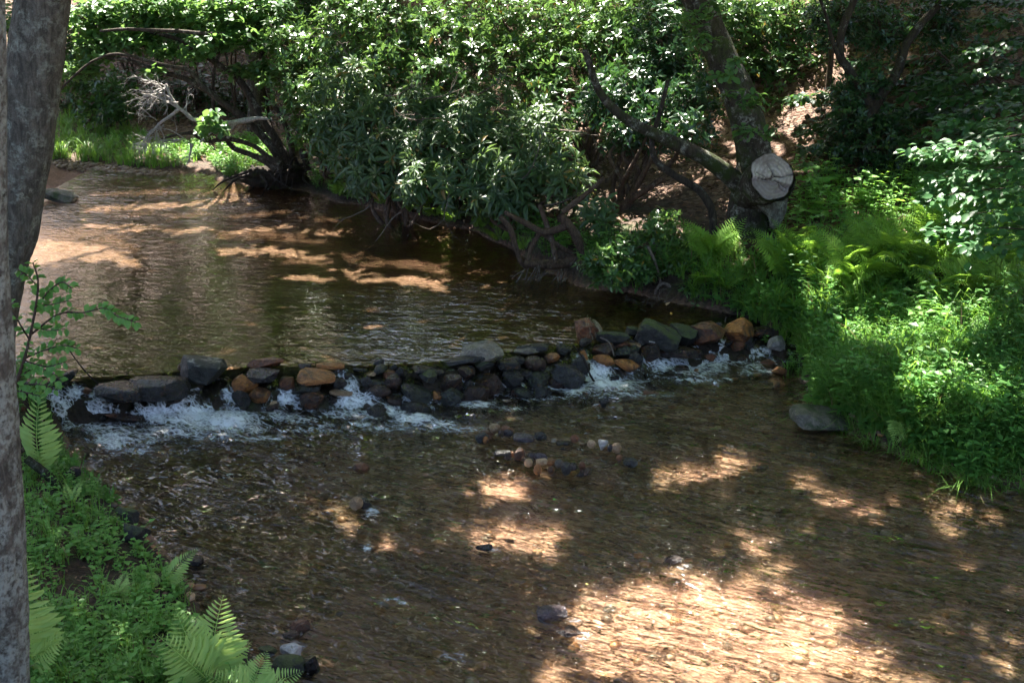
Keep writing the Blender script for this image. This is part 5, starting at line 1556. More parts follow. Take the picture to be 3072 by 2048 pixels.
# ================================================================== CROWNS OVERHEAD (they shade the creek; gaps let the sun through)
def canopy():
    rng = np.random.default_rng(77)
    N = 190000
    G = np.stack([rng.uniform(-10, 12.5, N), rng.uniform(3.2, 33, N)], -1)
    gz = ground(G[:, 0], G[:, 1])
    h = 6.3 + 5.0 * rng.random(N)
    # clumped like real sprays
    Lp = np.c_[G, gz] + SUN * (h / SUN[2])[:, None]
    cl = fbm(Lp * 0.8, 91, 3)
    keep = rng.random(N) < np.clip(0.95 + 0.9 * cl, 0.55, 1.0) * (1 - .74 * sstep(13.5, 18.5, G[:, 1]) * sstep(5.0, 3.2, G[:, 0]) * sstep(0.2, 0.8, shore_d(G)) * sstep(23.5, 21, G[:, 1]) * np.maximum(sstep(-5.5, -3.5, G[:, 0]), sstep(23, 20, G[:, 1]))) * (1 - .5 * sstep(3.0, 3.8, G[:, 0] - .25 * (G[:, 1] - 10)) * sstep(13.5, 12.5, G[:, 1]))
    # patches of sun on the water (picture ellipses on the bed plane)
    WPATCH = [(612, 612, 62, 26), (690, 600, 70, 30), (770, 628, 85, 34), (640, 655, 70, 34), (730, 672, 110, 36), (850, 668, 60, 22), (575, 690, 40, 20), (900, 690, 70, 16),
              (505, 534, 58, 14), (560, 552, 34, 7), (490, 489, 42, 12), (540, 478, 30, 6), (325, 511, 36, 9), (345, 525, 30, 6), (370, 540, 26, 6),
              (735, 461, 34, 12), (690, 476, 24, 9), (800, 484, 30, 12), (842, 506, 40, 12), (875, 516, 24, 9), (945, 520, 34, 12), (768, 536, 26, 12), (660, 476, 24, 9), (782, 560, 26, 10), (1012, 646, 26, 16), (720, 545, 26, 10), (410, 545, 24, 8), (600, 520, 26, 8)]
    PPATCH = [(80, 250, 55, 12), (40, 262, 40, 10), (130, 262, 30, 6), (255, 248, 50, 7), (300, 254, 34, 5), (225, 229, 36, 4), (400, 277, 55, 6), (440, 284, 34, 4), (350, 268, 26, 4),
              (375, 325, 26, 5), (430, 318, 16, 3), (505, 288, 18, 3), (300, 275, 40, 5)]
    wn_ = 1 + 0.4 * fbm(Lp * 1.4, 93, 3)
    for patches, z in ((WPATCH, -0.14), (PPATCH, -0.0)):
        q = Lp - SUN * ((Lp[:, 2] - z) / SUN[2])[:, None]
        X, Y = proj(q)
        for cx, cy, rx, ry in patches:
            keep &= ((X - cx) / rx) ** 2 + ((Y - cy) / ry) ** 2 > (1.5 if z < -.1 else 1.0) * wn_ * (.8 + .4 * rng.random(N))
    # sunlit foliage, banks and litter
    SPH = [(95, 20, 21, 1.0), (145, 15, 21, 1.1), (200, 15, 21, 1.1), (240, 30, 20.7, .7), (130, 48, 20.5, .6), (265, 60, 20.5, .5), (230, 152, 22.5, 1.0), (200, 155, 22.6, .8), (250, 150, 22.2, .6), (70, 140, 23, .4), (150, 160, 22.5, .4),
           (160, 95, 19.6, .5), (180, 105, 19.6, .4), (150, 132, 19.6, .5), (200, 122, 19.6, .4), (235, 122, 19.6, .5),
           (300, 70, 19.8, .6), (310, 105, 19.3, .5), (330, 130, 19, .4), (295, 40, 20, .5), (350, 30, 19, .6), (385, 55, 18.6, .5), (430, 45, 18.4, .6), (410, 20, 18.8, .6), (470, 20, 18.6, .7), (450, 75, 18, .4),
           (500, 35, 18.4, .6), (540, 20, 18.3, .8), (580, 45, 17.8, .7), (530, 70, 17.8, .4), (610, 25, 17.8, .7), (640, 45, 17.4, .6), (600, 80, 17.2, .4), (650, 90, 15.8, .3), (685, 100, 15, .3), (625, 110, 16.2, .3),
           (750, 30, 18.6, .8), (790, 25, 18.8, .9), (780, 70, 18.3, .7), (825, 40, 19, .6), (760, 95, 18.1, .5), (800, 105, 18.1, .4), (695, 15, 14.8, .4), (712, 45, 14.6, .25),
           (560, 150, 16.2, .5), (590, 165, 16.5, .5), (620, 160, 16.3, .4), (640, 185, 15.5, .4), (575, 185, 15.6, .3), (610, 195, 15.2, .3), (660, 210, 14.8, .4), (700, 195, 14.8, .35), (680, 225, 14.2, .3), (725, 160, 15.6, .4), (800, 135, 17, .2), (905, 115, 17.2, .2),
           (612, 265, 13.25, .2), (628, 250, 13.3, .22), (640, 268, 13.2, .12), (600, 285, 13.1, .12), (665, 240, 13.7, .15),
           (360, 130, 17.8, .3), (345, 150, 17.8, .25), (420, 170, 16.4, .25), (470, 140, 16.6, .3), (510, 175, 15.6, .25), (455, 195, 16, .2), (540, 150, 16, .25), (490, 205, 15.4, .2), (400, 140, 17, .2), (430, 205, 16, .2),
           (810, 260, 12.8, .25), (835, 285, 12, .3), (790, 300, 12.2, .2), (900, 250, 12.4, .2), (870, 310, 11.2, .3), (920, 330, 10.8, .3), (850, 345, 11, .25), (960, 300, 11, .25), (770, 345, 12, .14), (790, 330, 12.1, .2), (990, 370, 10, .35), (940, 400, 9.7, .25), (905, 380, 10, .25), (1000, 420, 9.4, .3), (890, 205, 14, .4), (920, 215, 13.4, .35), (855, 215, 14.5, .25), (950, 150, 11.2, .15), (1000, 165, 11, .2), (980, 235, 10.6, .2), (930, 75, 16, .25), (990, 95, 15, .3)]
    for px, py, Y, r in SPH:
        C = at_y(px, py, Y)
        w = Lp - C
        al = w @ SUN
        pe = np.linalg.norm(w - al[:, None] * SUN, axis=1)
        keep &= ~((al > 0) & (pe < r * wn_ * (.8 + .4 * rng.random(N))))
    Lp = Lp[keep]
    n = len(Lp)
    d = unit(rng.normal(size=(n, 3)) * (1, 1, .35)); nr = np.array([0, 0, 1.0]) + rng.normal(0, .42, (n, 3))
    R = frames(d, nr)
    s = rng.uniform(.25, .38, n)
    tr = [t for t in TREES if t['crown']]
    B = np.array([0.5 * t['base'][:2] + 0.5 * t['top'][:2] for t in tr])
    jit = Lp[:, :2] + 1.5 * np.stack([fbm(Lp * .5, 95, 2), fbm(Lp * .5, 96, 2)], -1)
    who = np.argmin(((jit[:, None] - B[None]) ** 2).sum(-1), 1)
    TV, TF = leaf2(1.0, .6, .05)
    for i, t in enumerate(tr):
        m = np.where(who == i)[0]
        if len(m) < 50: continue
        b = np.array(t['o'].location)
        buf = Buf()
        scatter(buf, TV, TF, R[m], Lp[m], s[m])
        buf.build('crown', L_CROWN, t['o'], origin=b)['kind'] = 'stuff'
        top = np.asarray(t['top'], float)
        for e in Lp[rng.choice(m, min(9, 2 + len(m) // 1200), replace=False)]:
            st = top - np.array([0, 0, rng.uniform(.2, 1.5) if top[2] > 7 else 0])
            mid = st * .5 + e * .5 + rng.normal(0, .3, 3) + np.array([0, 0, .4])
            limb('limb', np.array([st, mid, e]), np.array([max(t['r'] * .6, .03), max(t['r'] * .4, .022), .012]), t['mat'], t['o'], 7, 14, .08, int(rng.integers(999)), b)


canopy()

# ================================================================== GROUND COVER
def in_poly_px(poly, n, rng):
    poly = np.array(poly, float)
    lo, hi = poly.min(0), poly.max(0)
    out = np.zeros((0, 2))
    while len(out) < n:
        q = rng.uniform(lo, hi, (n * 2, 2))
        out = np.concatenate([out, q[inside(q, poly)]])
    return out[:n]


def rotz(ang, tilt=None):
    c, s = np.cos(ang), np.sin(ang); z = 0 * ang; o = z + 1
    return np.stack([np.stack([c, -s, z], -1), np.stack([s, c, z], -1), np.stack([z, z, o], -1)], 1)


def tmpl(buf):
    V = np.concatenate(buf.V)
    F = [f for f in buf.F3]
    for f in buf.F4:
        F += [f[:, [0, 1, 2]], f[:, [0, 2, 3]]]
    return V, np.concatenate(F)


def herb_t(seed, nl=9, hgt=.22, L=.075, W=.5, spread=.05):
    rng = np.random.default_rng(seed)
    b = Buf()
    TL = leaf4(1, W, .06, .12, .45)
    for st in range(2):
        tip = np.array([rng.normal(0, spread), rng.normal(0, spread), hgt * rng.uniform(.7, 1.1)])
        f = np.linspace(.25, 1, nl)
        pos = tip * f[:, None] + np.array([0, 0, .0])
        a = np.arange(nl) * 2.4 + rng.uniform(0, 6)
        d = np.stack([np.cos(a), np.sin(a), rng.uniform(-.1, .35, nl)], -1)
        nr = np.array([0, 0, 1.]) + rng.normal(0, .25, (nl, 3))
        scatter(b, TL[0], TL[1], frames(d, nr), pos, L * rng.uniform(.6, 1.2, nl) * (1.1 - .35 * f))
        b.add(*tube(np.array([[0, 0, 0], tip * .5, tip]), np.array([.004, .003, .002]), 3, cap=False))
    return tmpl(b)


def grass_t(seed, n=12, hgt=.28, w=.007, bend=.6):
    rng = np.random.default_rng(seed)
    V, F = [], []
    for i in range(n):
        a = rng.uniform(0, 6.28); l = hgt * rng.uniform(.55, 1.15); bd = bend * rng.uniform(.3, 1.3)
        u = np.array([math.cos(a), math.sin(a), 0]); sd = np.array([-u[1], u[0], 0])
        o = np.array([rng.normal(0, .02), rng.normal(0, .02), 0])
        k = len(V)
        for j, f in enumerate((0, .4, .75)):
            c = o + u * (l * bd * f ** 1.8) + np.array([0, 0, l * (f - .35 * bd * f ** 2.2)])
            ww = w * (1 - .5 * f)
            V += [c - sd * ww, c + sd * ww]
        V.append(o + u * l * bd + np.array([0, 0, l * (1 - .45 * bd)]))
        for j in (0, 2):
            F += [(k + j, k + j + 1, k + j + 3), (k + j, k + j + 3, k + j + 2)]
        F.append((k + 4, k + 5, k + 6))
    return np.array(V), np.array(F)


HERBS = [herb_t(1), herb_t(2, 7, .18, .10, .6), herb_t(3, 12, .34, .07, .4), herb_t(4, 8, .28, .14, .22), herb_t(5, 10, .22, .06, .65), herb_t(6, 9, .38, .12, .55)]
GRASS = [grass_t(1), grass_t(2, 16, .38, .008, .8), grass_t(3, 10, .2, .006, .4)]


def cover(name, label, pts, tem, mat, rng, smin=.7, smax=1.3, cat='plants', sinkz=.01):
    buf = Buf()
    which = rng.integers(len(tem), size=len(pts))
    for i, T in enumerate(tem):
        p = pts[which == i]
        if not len(p): continue
        p = p.copy(); p[:, 2] = ground(p[:, 0], p[:, 1]) - sinkz
        scatter(buf, T[0], T[1], rotz(rng.uniform(0, 6.28, len(p))), p, rng.uniform(smin, smax, len(p)))
    return tag(buf.build(name, mat), label, cat, kind='stuff')


rng = np.random.default_rng(88)
RB = [(690, 262), (735, 268), (790, 255), (830, 222), (1030, 235), (1030, 480), (960, 474), (914, 456), (853, 430), (822, 402), (812, 372), (788, 342), (770, 330), (735, 314), (690, 302)]
q = in_poly_px(RB, 3600, rng); pr = hit(q[:, 0], q[:, 1])
pr = pr[shore_d(pr[:, :2]) > 0.0]
pr = pr[rng.random(len(pr)) < .25 + .75 * sstep(285, 325, proj(pr)[1])]
cover('ground_plants', 'mixed low leafy plants crowding the right bank', pr[: int(len(pr) * .72)], HERBS, L_HERB, rng, .5, 1.15)
cover('grass', 'long grass mixed into the plants of the right bank', pr[int(len(pr) * .72):], GRASS, L_GRASS, rng, .6, 1.3, 'grass')
q = in_poly_px([(800, 345), (900, 315), (1000, 340), (1010, 420), (940, 440), (880, 430), (830, 400)], 520, rng); p2 = hit(q[:, 0], q[:, 1])
cover('fine_fern_grass', 'soft drift of fine feathery bright green foliage on the right bank', p2[shore_d(p2[:, :2]) > -.02], [grass_t(9, 34, .34, .004, .75), herb_t(12, 22, .3, .045, .22, .09)], L_HERBF, rng, .8, 1.2, 'plants')
# overhang along the right waterline
e = on_z(*np.array(_low_r, float).T, .05)
S = spline(e, 160)
S = S + np.c_[rng.normal(0, .09, 160) + .08, rng.normal(0, .09, 160) + .08, np.zeros(160)]
cover('grass', 'drooping grass fringing the right waterline', S[(S[:, 1] < 10.6)], [grass_t(21, 14, .3, .005, 1.3), grass_t(22, 12, .26, .005, 1.5)], L_GRASS, rng, .5, 1.0, 'grass')
cover('ground_plants', 'leafy plants spilling over the right waterline', S + np.array([.1, .1, 0]), HERBS[:4], L_HERB, rng, .8, 1.5)
S2 = spline(on_z(*np.array([(776, 334), (783, 348), (804, 372), (818, 394), (816, 412)], float).T, .05), 130)
S2 = S2 + np.c_[rng.normal(0, .07, 130) + .04, rng.normal(0, .07, 130), np.zeros(130)]
cover('ground_plants', 'low herbs and moss at the right end of the dam', S2, [HERBS[0], HERBS[4], GRASS[2], GRASS[0]], L_HERBF, rng, .4, 1.0)
S3 = spline(on_z(*np.array([(22, 392), (40, 415), (52, 432), (64, 458), (80, 476), (100, 492), (120, 515)], float).T, .05), 150)
S3 = S3 + np.c_[-np.abs(rng.normal(0, .12, 150)), rng.normal(0, .06, 150), np.zeros(150)]
cover('ground_plants', 'herbs hanging from the shaded bank at the left end of the dam', S3, [HERBS[0], HERBS[4], GRASS[2], GRASS[0]], L_HERB, rng, .4, .9)
# pool side of the right bank
e = spline(on_z(*np.array(_pool_r, float).T, ZP), 420)
e = e + np.c_[np.abs(rng.normal(0, .35, 420)) * .5 + .02, np.abs(rng.normal(0, .35, 420)) + .04, np.zeros(420)]
cover('ground_plants', 'small plants along the shaded pool edge under the laurels', e[:260], HERBS, L_HERB, rng, .6, 1.2)
cover('grass', 'grass tufts along the shaded pool edge under the laurels', e[260:], GRASS, L_GRASS, rng, .6, 1.0, 'grass')
# far bank
q = in_poly_px([(45, 118), (110, 112), (150, 140), (180, 168), (120, 168), (48, 158)], 420, rng); p3 = hit(q[:, 0], q[:, 1])
cover('grass', 'tall tufted grass on the far left bank of the pool', p3[shore_d(p3[:, :2]) > .15], GRASS, L_GRASS, rng, .7, 1.2, 'grass')
q = in_poly_px([(150, 145), (250, 138), (300, 150), (262, 178), (222, 178), (205, 158), (180, 168)], 520, rng); p3 = hit(q[:, 0], q[:, 1])
cover('grass', 'sunlit short grass and herbs on the far bank behind the bleached branches', p3[shore_d(p3[:, :2]) > .05], [GRASS[2], HERBS[1], HERBS[4]], L_HERBF, rng, .6, 1.1, 'grass')
q = in_poly_px([(60, 88), (250, 88), (300, 130), (60, 122)], 160, rng); p3 = hit(q[:, 0], q[:, 1])
cover('ground_plants', 'sparse dark plants in the shaded hollow at the left', p3, HERBS, L_DARK, rng, 1.2, 2.2)
# hillside plants right
q = in_poly_px([(760, 190), (1024, 150), (1024, 240), (830, 225), (770, 240)], 330, rng); p3 = hit(q[:, 0], q[:, 1])
cover('ground_plants', 'pale green plants in the clearing behind the right bank', p3, HERBS, L_HERBF, rng, .8, 1.5)
# near left bank
LBK = [(20, 455), (52, 452), (70, 478), (105, 505), (120, 530), (150, 560), (180, 590), (205, 632), (245, 668), (262, 700), (15, 700)]
q = in_poly_px(LBK, 1050, rng); pl = hit(q[:, 0], q[:, 1])
pl = pl[shore_d(pl[:, :2]) > .03]
bare = np.exp(-(((proj(pl)[0] - 85) / 45) ** 2 + ((proj(pl)[1] - 585) / 32) ** 2))
pl = pl[rng.random(len(pl)) > .3 + bare * .7]
cover('ground_plants', 'fresh green leafy plants covering the near left bank', pl[: int(len(pl) * .72)], [herb_t(31, 8, .12, .055, .55), herb_t(32, 7, .09, .065, .6), herb_t(33, 10, .17, .045, .5), herb_t(34, 6, .07, .06, .75)], L_HERBF, rng, .6, 1.25)
cover('grass', 'short grass tufts on the near left bank', pl[int(len(pl) * .72):], [grass_t(41, 14, .16, .004, .8), grass_t(42, 12, .12, .0035, .6)], L_GRASS, rng, .7, 1.3, 'grass')

# leaf litter
TL = leaf2(1, .5, .08)
N = 16000
q = np.stack([rng.uniform(-9, 10, N), rng.uniform(11, 30, N)], -1)
dl = shore_d(q)
q = q[(dl > .6) & ((q[:, 0] > .3) | (q[:, 1] > 20.5))]
p = np.c_[q, ground(q[:, 0], q[:, 1]) + .015]
n = len(p)
buf = Buf()
scatter(buf, TL[0], TL[1], frames(unit(rng.normal(size=(n, 3)) * (1, 1, .25)), np.array([0, -.2, 1.]) + rng.normal(0, .35, (n, 3))), p, rng.uniform(.06, .13, n))
q = in_poly_px(LBK, 900, rng); p = hit(q[:, 0], q[:, 1]) + np.array([0, 0, .01]); n = len(p)
scatter(buf, TL[0], TL[1], frames(unit(rng.normal(size=(n, 3)) * (1, 1, .25)), np.array([0, 0, 1.]) + rng.normal(0, .3, (n, 3))), p, rng.uniform(.02, .05, n))
tag(buf.build('leaf_litter', L_LITTER), 'brown dead leaves strewn over the hillside and banks', 'leaves', kind='stuff')

# gravel on the far bank's edge
q = in_poly_px([(48, 160), (95, 163), (140, 168), (180, 174), (175, 178), (120, 174), (48, 168)], 240, rng); p = hit(q[:, 0], q[:, 1]); n = len(p)
buf = Buf()
scatter(buf, V1, F1, rotz(rng.uniform(0, 6.28, n)), p + np.array([0, 0, .01]), rng.uniform(.02, .08, n))
tag(buf.build('bank_gravel', M_ST['t']), 'tan stones and gravel along the far waterline', 'gravel', kind='stuff')

# ================================================================== FERNS
def frond_mesh(seed, detail, n=18, wid=.26):
    rng = np.random.default_rng(seed)
    b = Buf()
    s = np.linspace(.14, .985, n)
    arch = lambda u: np.stack([0 * u, u, .16 * np.sin(u * 2.6) - .10 * u ** 2], -1)
    b.add(*tube(arch(np.linspace(0, 1, 12)), np.linspace(.008, .0015, 12), 4, cap=False))
    shp = np.where(s < .35, .62 + .38 * (s / .35), ((1 - s) / .65) ** .85 + .02)
    TLf = leaf4(1, .17, .02, .10, .3) if wid < .3 else leaf8(1, .2, .02, .16)
    for sg in (-1, 1):
        d = np.stack([sg * np.ones(n), .38 + .2 * s, -.12 + 0 * s], -1) + rng.normal(0, .05, (n, 3))
        d = unit(d); l = wid * shp * rng.uniform(.9, 1.08, n)
        nr = np.array([0, -.05, 1.0]) + rng.normal(0, .1, (n, 3))
        R = frames(d, nr)
        base = arch(s)
        if not detail:
            scatter(b, TLf[0], TLf[1], R, base, l)
        else:
            m = 9
            for i in range(n):
                f = np.linspace(.04, .97, m)
                pl_ = .030 * (l[i] / wid) ** .5 * (1 - f) ** .55 + .003
                ctr = base[i] + d[i] * (f * l[i])[:, None] - np.array([0, 0, 1.]) * (.10 * l[i] * f ** 2)[:, None]
                for s2 in (-1, 1):
                    side = R[i][:, 0] * s2
                    dd = unit(side * .85 + d[i] * .55 + 0 * ctr)
                    scatter(b, *leaf2(1, .55, .03), frames(dd, np.tile(R[i][:, 2], (m, 1))), ctr, pl_ * 1.25)
    V = np.concatenate(b.V)
    return mesh_np('frond', V, [np.concatenate(b.F3), np.concatenate(b.F4)], True)


FR_S = [frond_mesh(i, False, 18, .24 + .02 * i) for i in range(4)]
FR_D = [frond_mesh(10 + i, False, 19, .305 + .02 * i) for i in range(3)]
for m in FR_S: m.materials.append(L_FERN)
for m in FR_D: m.materials.append(L_FERNF)


def frond(parent, base, origin, tip, me, nrm=(0, -.5, 1.0), width=1.0):
    v = np.asarray(tip) - base
    L = np.linalg.norm(v)
    R = frames(v[None], np.asarray(nrm, float)[None])[0]
    M = Matrix([[R[0][0] * L * width, R[0][1] * L, R[0][2] * L, base[0] - origin[0]], [R[1][0] * L * width, R[1][1] * L, R[1][2] * L, base[1] - origin[1]],
                [R[2][0] * L * width, R[2][1] * L, R[2][2] * L, base[2] - origin[2]], [0, 0, 0, 1]])
    o = obj('frond', me, None, parent)
    o.matrix_basis = M
    return o


def fern(label, base_px, tips, group=None, lift=0.03, dy=-.05, meshes=FR_D, width=1.0, baseP=None):
    b = hit(*base_px)[0] if baseP is None else baseP
    t = thing('fern', label, 'fern', group, tuple(b))
    for k, tp in enumerate(tips):
        Yt = b[1] + (tp[2] if len(tp) > 2 else dy)
        frond(t, b + np.array([0, 0, lift]), b, at_y(tp[0], tp[1], Yt), meshes[k % len(meshes)], (0, -.75, .75), width)
    return t


fern('large fern with upright bright fronds at the water edge in the left foreground', (212, 688), [(157, 634, -.25), (175, 608, -.05), (223, 594, .12), (252, 640, .1)], width=1.2)
fern('low fern spreading right over the mossy rocks in the left foreground', (248, 706), [(303, 670, .1), (300, 690, -.1), (267, 650, .15), (205, 672, -.2)], width=1.3)
fern('fern with one tall frond beside the pale trunk at the lower left', (30, 672), [(27, 556, 0), (70, 634, -.1), (52, 600, .15)], width=1.2)
fern('fern with an arching frond reaching out over the dark water on the left bank', (163, 588), [(199, 547, .1), (172, 560, .1), (140, 572, -.05), (190, 575, 0)], width=.8)
fern('small fern in the middle of the left bank', (118, 600), [(136, 580, 0), (128, 570, .1), (108, 582, 0), (138, 597, -.05)], width=1.1)
fern('single upright fern standing before the left end of the dam', (43, 476), [(41, 388, .0), (52, 440, .05), (32, 446, .05)], width=.95)
fern('narrow fern with a curled frond on the left bank above the mossy stones', (72, 505), [(84, 478, .1), (64, 480, 0), (80, 492, 0)], width=.7)
fern('fern lying low under the foreground ferns at the bottom edge', (110, 680), [(125, 665, 0), (98, 668, 0), (120, 690, -.1)], width=1.0)
fern('single bright fern hanging from the right bank over the water', (900, 425), [(893, 446, -.35), (888, 436, -.3), (906, 432, -.3)], meshes=FR_D, width=.9)

rng = np.random.default_rng(99)
RBF = in_poly_px([(700, 262), (760, 280), (840, 300), (1015, 305), (1015, 232), (840, 228), (790, 255)], 62, rng)
PB = hit(RBF[:, 0], RBF[:, 1])
for i, b in enumerate(PB):
    if shore_d(b[None, :2])[0] < .1: continue
    t = thing('fern', 'lacy green fern in the crowded fern bed on the right bank', 'fern', 'ferns of the right bank', tuple(b))
    for k in range(int(rng.integers(5, 9))):
        a = rng.uniform(0, 6.28); el = rng.uniform(.5, 1.0); L = rng.uniform(.42, .7)
        v = np.array([math.cos(a) * math.cos(el), math.sin(a) * math.cos(el) - .15, math.sin(el)]) * L
        frond(t, b + np.array([0, 0, .05]), b, b + v, FR_S[int(rng.integers(4))], (0 + .3 * math.cos(a), -.5, .9), 1.1)
PB = hit(*np.array([(385, 205), (410, 212), (435, 216), (455, 222), (360, 198), (480, 228), (500, 240), (340, 196), (425, 205), (495, 228), (525, 250), (745, 300), (725, 290), (700, 285)], float).T)
for i, b in enumerate(PB):
    t = thing('fern', 'shaded fern on the pool edge under the rhododendrons', 'fern', 'ferns of the pool edge', tuple(b))
    for k in range(6):
        a = rng.uniform(0, 6.28); el = rng.uniform(.4, .9); L = rng.uniform(.28, .45)
        v = np.array([math.cos(a) * math.cos(el), math.sin(a) * math.cos(el) - .2, math.sin(el)]) * L
        frond(t, b, b, b + v, FR_S[k % 4], (.3 * math.cos(a), -.5, .9), 1.1)

# ================================================================== LEAFY SAPLING IN FRONT OF THE DAM'S LEFT END
Ys = 8.3
sb = at_y(8, 400, Ys)
sap = thing('sapling', 'slender leafy sapling reaching right from behind the pale trunk over the pool', 'sapling', None, tuple(sb))
lm = []
for i in range(3):
    T_ = leaf8(1, .6, .05, .12)
    lm.append(mesh_np('leaf', T_[0] * (1, 1, 1 + .6 * i), [T_[1]]))
    lm[-1].materials.append(L_HERBF)
rng = np.random.default_rng(123)
for k, (pts, nl) in enumerate([([(8, 400, 2.2), (20, 372, 2), (28, 345, 1.6), (36, 305, 1.3), (38, 280, 1), (33, 262, .7)], 26), ([(34, 312, 1.2), (48, 292, 1), (62, 282, .8), (72, 288, .6)], 18), ([(30, 335, 1.2), (58, 314, 1), (84, 312, .8), (104, 308, .7), (118, 316, .6), (136, 322, .5)], 34),
                               ([(24, 358, 1.2), (44, 350, 1), (62, 345, .8), (78, 348, .6)], 24), ([(18, 378, 1.2), (34, 368, .9), (52, 372, .7), (62, 382, .5)], 22), ([(14, 390, 1), (26, 392, .8), (40, 396, .6)], 10), ([(30, 340, 1), (18, 320, .8), (8, 300, .6)], 10), ([(35, 306, .9), (52, 304, .7), (70, 300, .5)], 16), ([(24, 360, .9), (46, 366, .7), (64, 362, .5)], 16), ([(16, 384, .8), (40, 384, .6), (58, 390, .5)], 14), ([(32, 326, .8), (50, 330, .6), (66, 328, .5)], 14), ([(37, 285, .7), (26, 274, .5), (18, 270, .4)], 10)]):
    P, R = pxline(pts, Ys, Ys - .1)
    limb('twig' if k else 'stem', P, R, M_STEM, sap, 6, 26, .05, 700 + k, sb)
    S = spline(P, 60)
    for j in range(int(nl * 2.0)):
        f = int(rng.integers(8, 60))
        td = unit(S[min(f + 1, 59)] - S[f - 1])
        side = unit(np.cross(td, [0, -.7, .7])) * (1 if j % 2 else -1)
        d = unit(td * .5 + side + rng.normal(0, .25, 3))
        Rm = frames(d[None], (np.array([0, -.45, 1.0]) + rng.normal(0, .3, 3))[None])[0]
        L = float(rng.uniform(.04, .068))
        p_ = S[f] - sb
        o = obj('leaf', lm[int(rng.integers(3))], None, sap)
        o.matrix_basis = Matrix([[*(Rm[0] * L), p_[0]], [*(Rm[1] * L), p_[1]], [*(Rm[2] * L), p_[2]], [0, 0, 0, 1]])

# ================================================================== STICKS AND LOOSE LEAVES ON THE DAM
M_WET = bark_mat('bark_wet_stick', (0.012, 0.009, 0.008), (0.045, 0.034, 0.028), (0.05, 0.045, 0.04), 0.1, 0, 2.0, 0.003)
STICKS = [('dark wet stick lying along the square cut black block', [(109, 381, 1.4), (120, 376, 1.5), (133, 375, 1.3), (150, 376, 1.2), (165, 376, 1)], M_WET, 11.0),
          ('short forked dark stick standing on the dark wet stick', [(127, 375, 1.2), (129, 371, 1.1), (133, 369, 1.1)], M_WET, 11.0),
          ('pale twig leaning against the pale capped boulder', [(175, 374, .9), (184, 370, .8), (196, 365, .6)], M_TWIG, 10.9),
          ('thin dark twig hanging over the left cascade', [(69, 349, .5), (78, 362, .6), (90, 376, .8), (100, 384, .8)], M_WET, 10.6),
          ('dark branch slanting across the right spillway', [(573, 345, .7), (582, 356, .8), (590, 374, 1.1), (595, 382, 1.3)], M_WET, 11.3),
          ('pale root loop hanging down the mossy boulder', [(600, 337, .7), (608, 341, .8), (612, 348, .8), (614, 355, .7)], M_TWIG, 11.5),
          ('bleached driftwood sticks piled behind the long mossy slab', [(658, 329, .9), (672, 327, 1.1), (684, 324, .8)], M_SILVER, 12.4),
          ('curved pale twig on top of the long mossy slab', [(670, 334, .6), (676, 337, .7), (678, 342, .6)], M_TWIG, 12.0),
          ('thin dry stem standing behind the two red boulders', [(724, 330, .5), (725, 322, .5), (726, 316, .4)], M_TWIG, 12.4),
          ('short pale stick on the dark slate stone', [(649, 341, .7), (660, 343, .8)], M_SILVER, 11.8),
          ('white sticks floating in the pool near the right bank', [(640, 308, .7), (646, 311, .6)], M_SILVER, 13.2),
          ('bent brown branch lying on the left bank above the mossy stones', [(19, 452, 2.4), (30, 445, 2.2), (38, 440, 1.8)], M_STEM, 8.6),
          ('mossy root running down the left bank to the water', [(26, 458, 4), (42, 470, 4.5), (58, 485, 5), (70, 500, 5.5), (80, 515, 4)], M_BARK_M, 8.3),
          ('pale broken stick lying among the plants of the left bank', [(62, 587, 1.6), (72, 600, 1.8), (88, 612, 2)], M_SILVER, 6.6),
          ('thin brown stalk standing on the left bank', [(100, 548, 1.1), (99, 530, 1), (98.5, 516, .7)], M_STEM, 7.5)]
for k, (lab, pts, m, Y) in enumerate(STICKS):
    P, R = pxline(pts, Y)
    b = P[0]
    V, F = tube(*(lambda S: (S[:, :3] - b, np.maximum(S[:, 3], .003)))(spline(np.c_[P, R], 18)), 7, .12, 8, True, k)
    o = obj('stick', mesh_np('stick', V, [F]), m, None, tuple(b))
    tag(o, lab, 'stick')

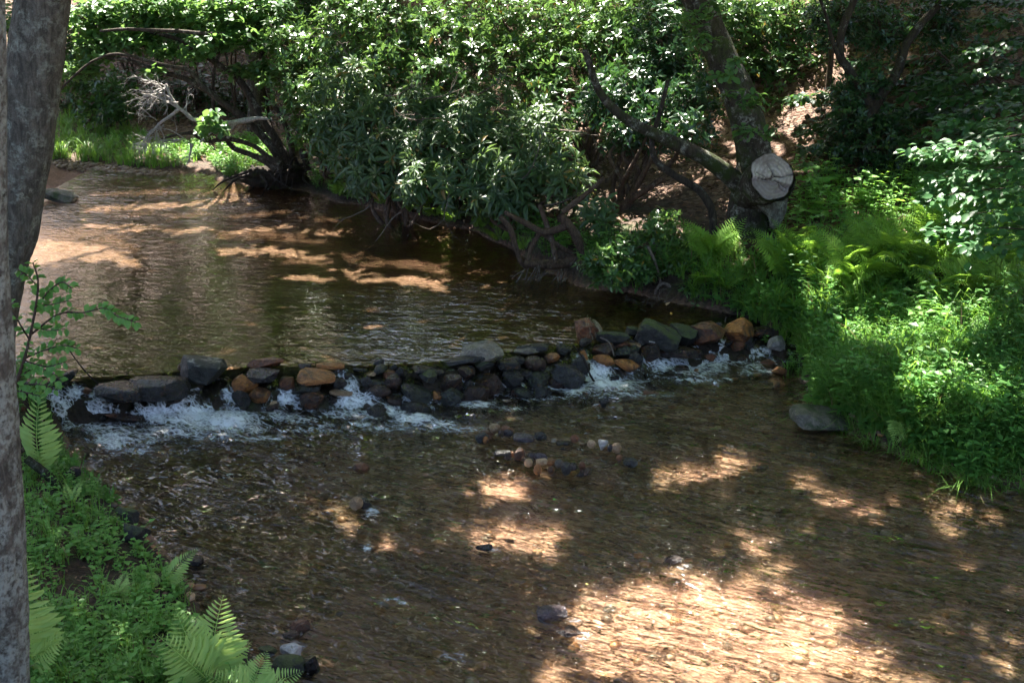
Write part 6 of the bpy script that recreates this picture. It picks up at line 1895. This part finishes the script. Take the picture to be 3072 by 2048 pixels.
LOOSE = [('fresh green leaf riding the riffles in midstream', 555, 503, .06, (0.10, 0.33, 0.04)), ('yellow green leaf beside the shiny purple stone', 532, 608, .035, (0.30, 0.30, 0.05)),
         ('small yellow leaf drifting above the large sunlit patch', 587, 588, .03, (0.36, 0.30, 0.06)), ('pale leaf stuck on the grey green stone at the dam foot', 521.5, 393.5, .05, (0.38, 0.42, 0.36)),
         ('yellow leaf on the amber stone left of the craggy orange boulder', 297, 382, .05, (0.42, 0.33, 0.06)), ('tan dead leaf on the black slab at the dam\'s left end', 34, 382.5, .06, (0.33, 0.22, 0.12)),
         ('dry leaf in the spill beside the smooth black boulder', 50, 385, .05, (0.4, 0.33, 0.22)), ('orange leaf floating in the pool near the right bank', 671, 316, .05, (0.45, 0.2, 0.03)),
         ('brown floating leaf under the drift twigs by the right bank', 668, 306, .08, (0.4, 0.24, 0.15)), ('green leaf on the broad flat grey rock', 823, 419, .05, (0.10, 0.22, 0.1)),
         ('tiny green leaf by the right end of the stone ring', 616, 468, .03, (0.16, 0.38, 0.04)), ('yellow leaf on top of the square cut black block', 169, 376, .04, (0.36, 0.28, 0.06))]
for lab, x, y, L, c in LOOSE:
    P = hit(x, y, True, .02)[0]
    T_ = leaf8(1, .6, .06, .1)
    t = NT('loose_leaf'); mt = t.done(t.principled(c, .5))
    o = obj('fallen_leaf', mesh_np('fallen_leaf', T_[0] * L * (1, 1, 1.2) - np.array([0, L / 2, 0]), [T_[1]]), mt, None, tuple(P + np.array([0, 0, .035])))
    o.rotation_euler = (rad(-12), rad(8), random.uniform(0, 6.28))
    tag(o, lab, 'leaf')

# small plants and dry grass growing on the dam stones
for k, (lab, x, y, s_) in enumerate([('tiny leafy plant sprouting on top of the tall orange red boulder', 740, 320, .45), ('small leafy plant growing on the green mossy mound', 696, 338, .5), ('tuft of leaves at the foot of the pale sunlit rock', 765, 340, .5)]):
    T_ = HERBS[(0, 4, 1)[k]]
    b = hit(x, y + 6, True)[0]; b = at_y(x, y + 3, b[1])
    o = obj('small_plant', mesh_np('small_plant', T_[0] * s_, [T_[1]]), L_HERBF, None, tuple(b))
    tag(o, lab, 'plant')
rng = np.random.default_rng(321)
buf = Buf()
top = at_y(589, 322, hit(587, 339, True)[0][1] + .02)
for i in range(34):
    a = rng.normal(0, .035, 3); e = np.array([rng.normal(.03, .06), rng.uniform(-.12, .0), -rng.uniform(.05, .2)])
    buf.add(*tube(spline(np.array([a, a + e * .4 + (0, -.05, .05), a + e + (0, -.06, 0)]), 7), np.linspace(.0035, .0015, 7), 3, cap=False))
L_DRY = leaf_mat('dry_grass', (0.30, 0.24, 0.15), (0.46, 0.39, 0.27), (0.3, 0.25, 0.12), .2, .7, .2)
o = buf.build('dry_grass', L_DRY); o.location = top
tag(o, 'bleached dry grass draped over the reddish standing stone', 'grass')
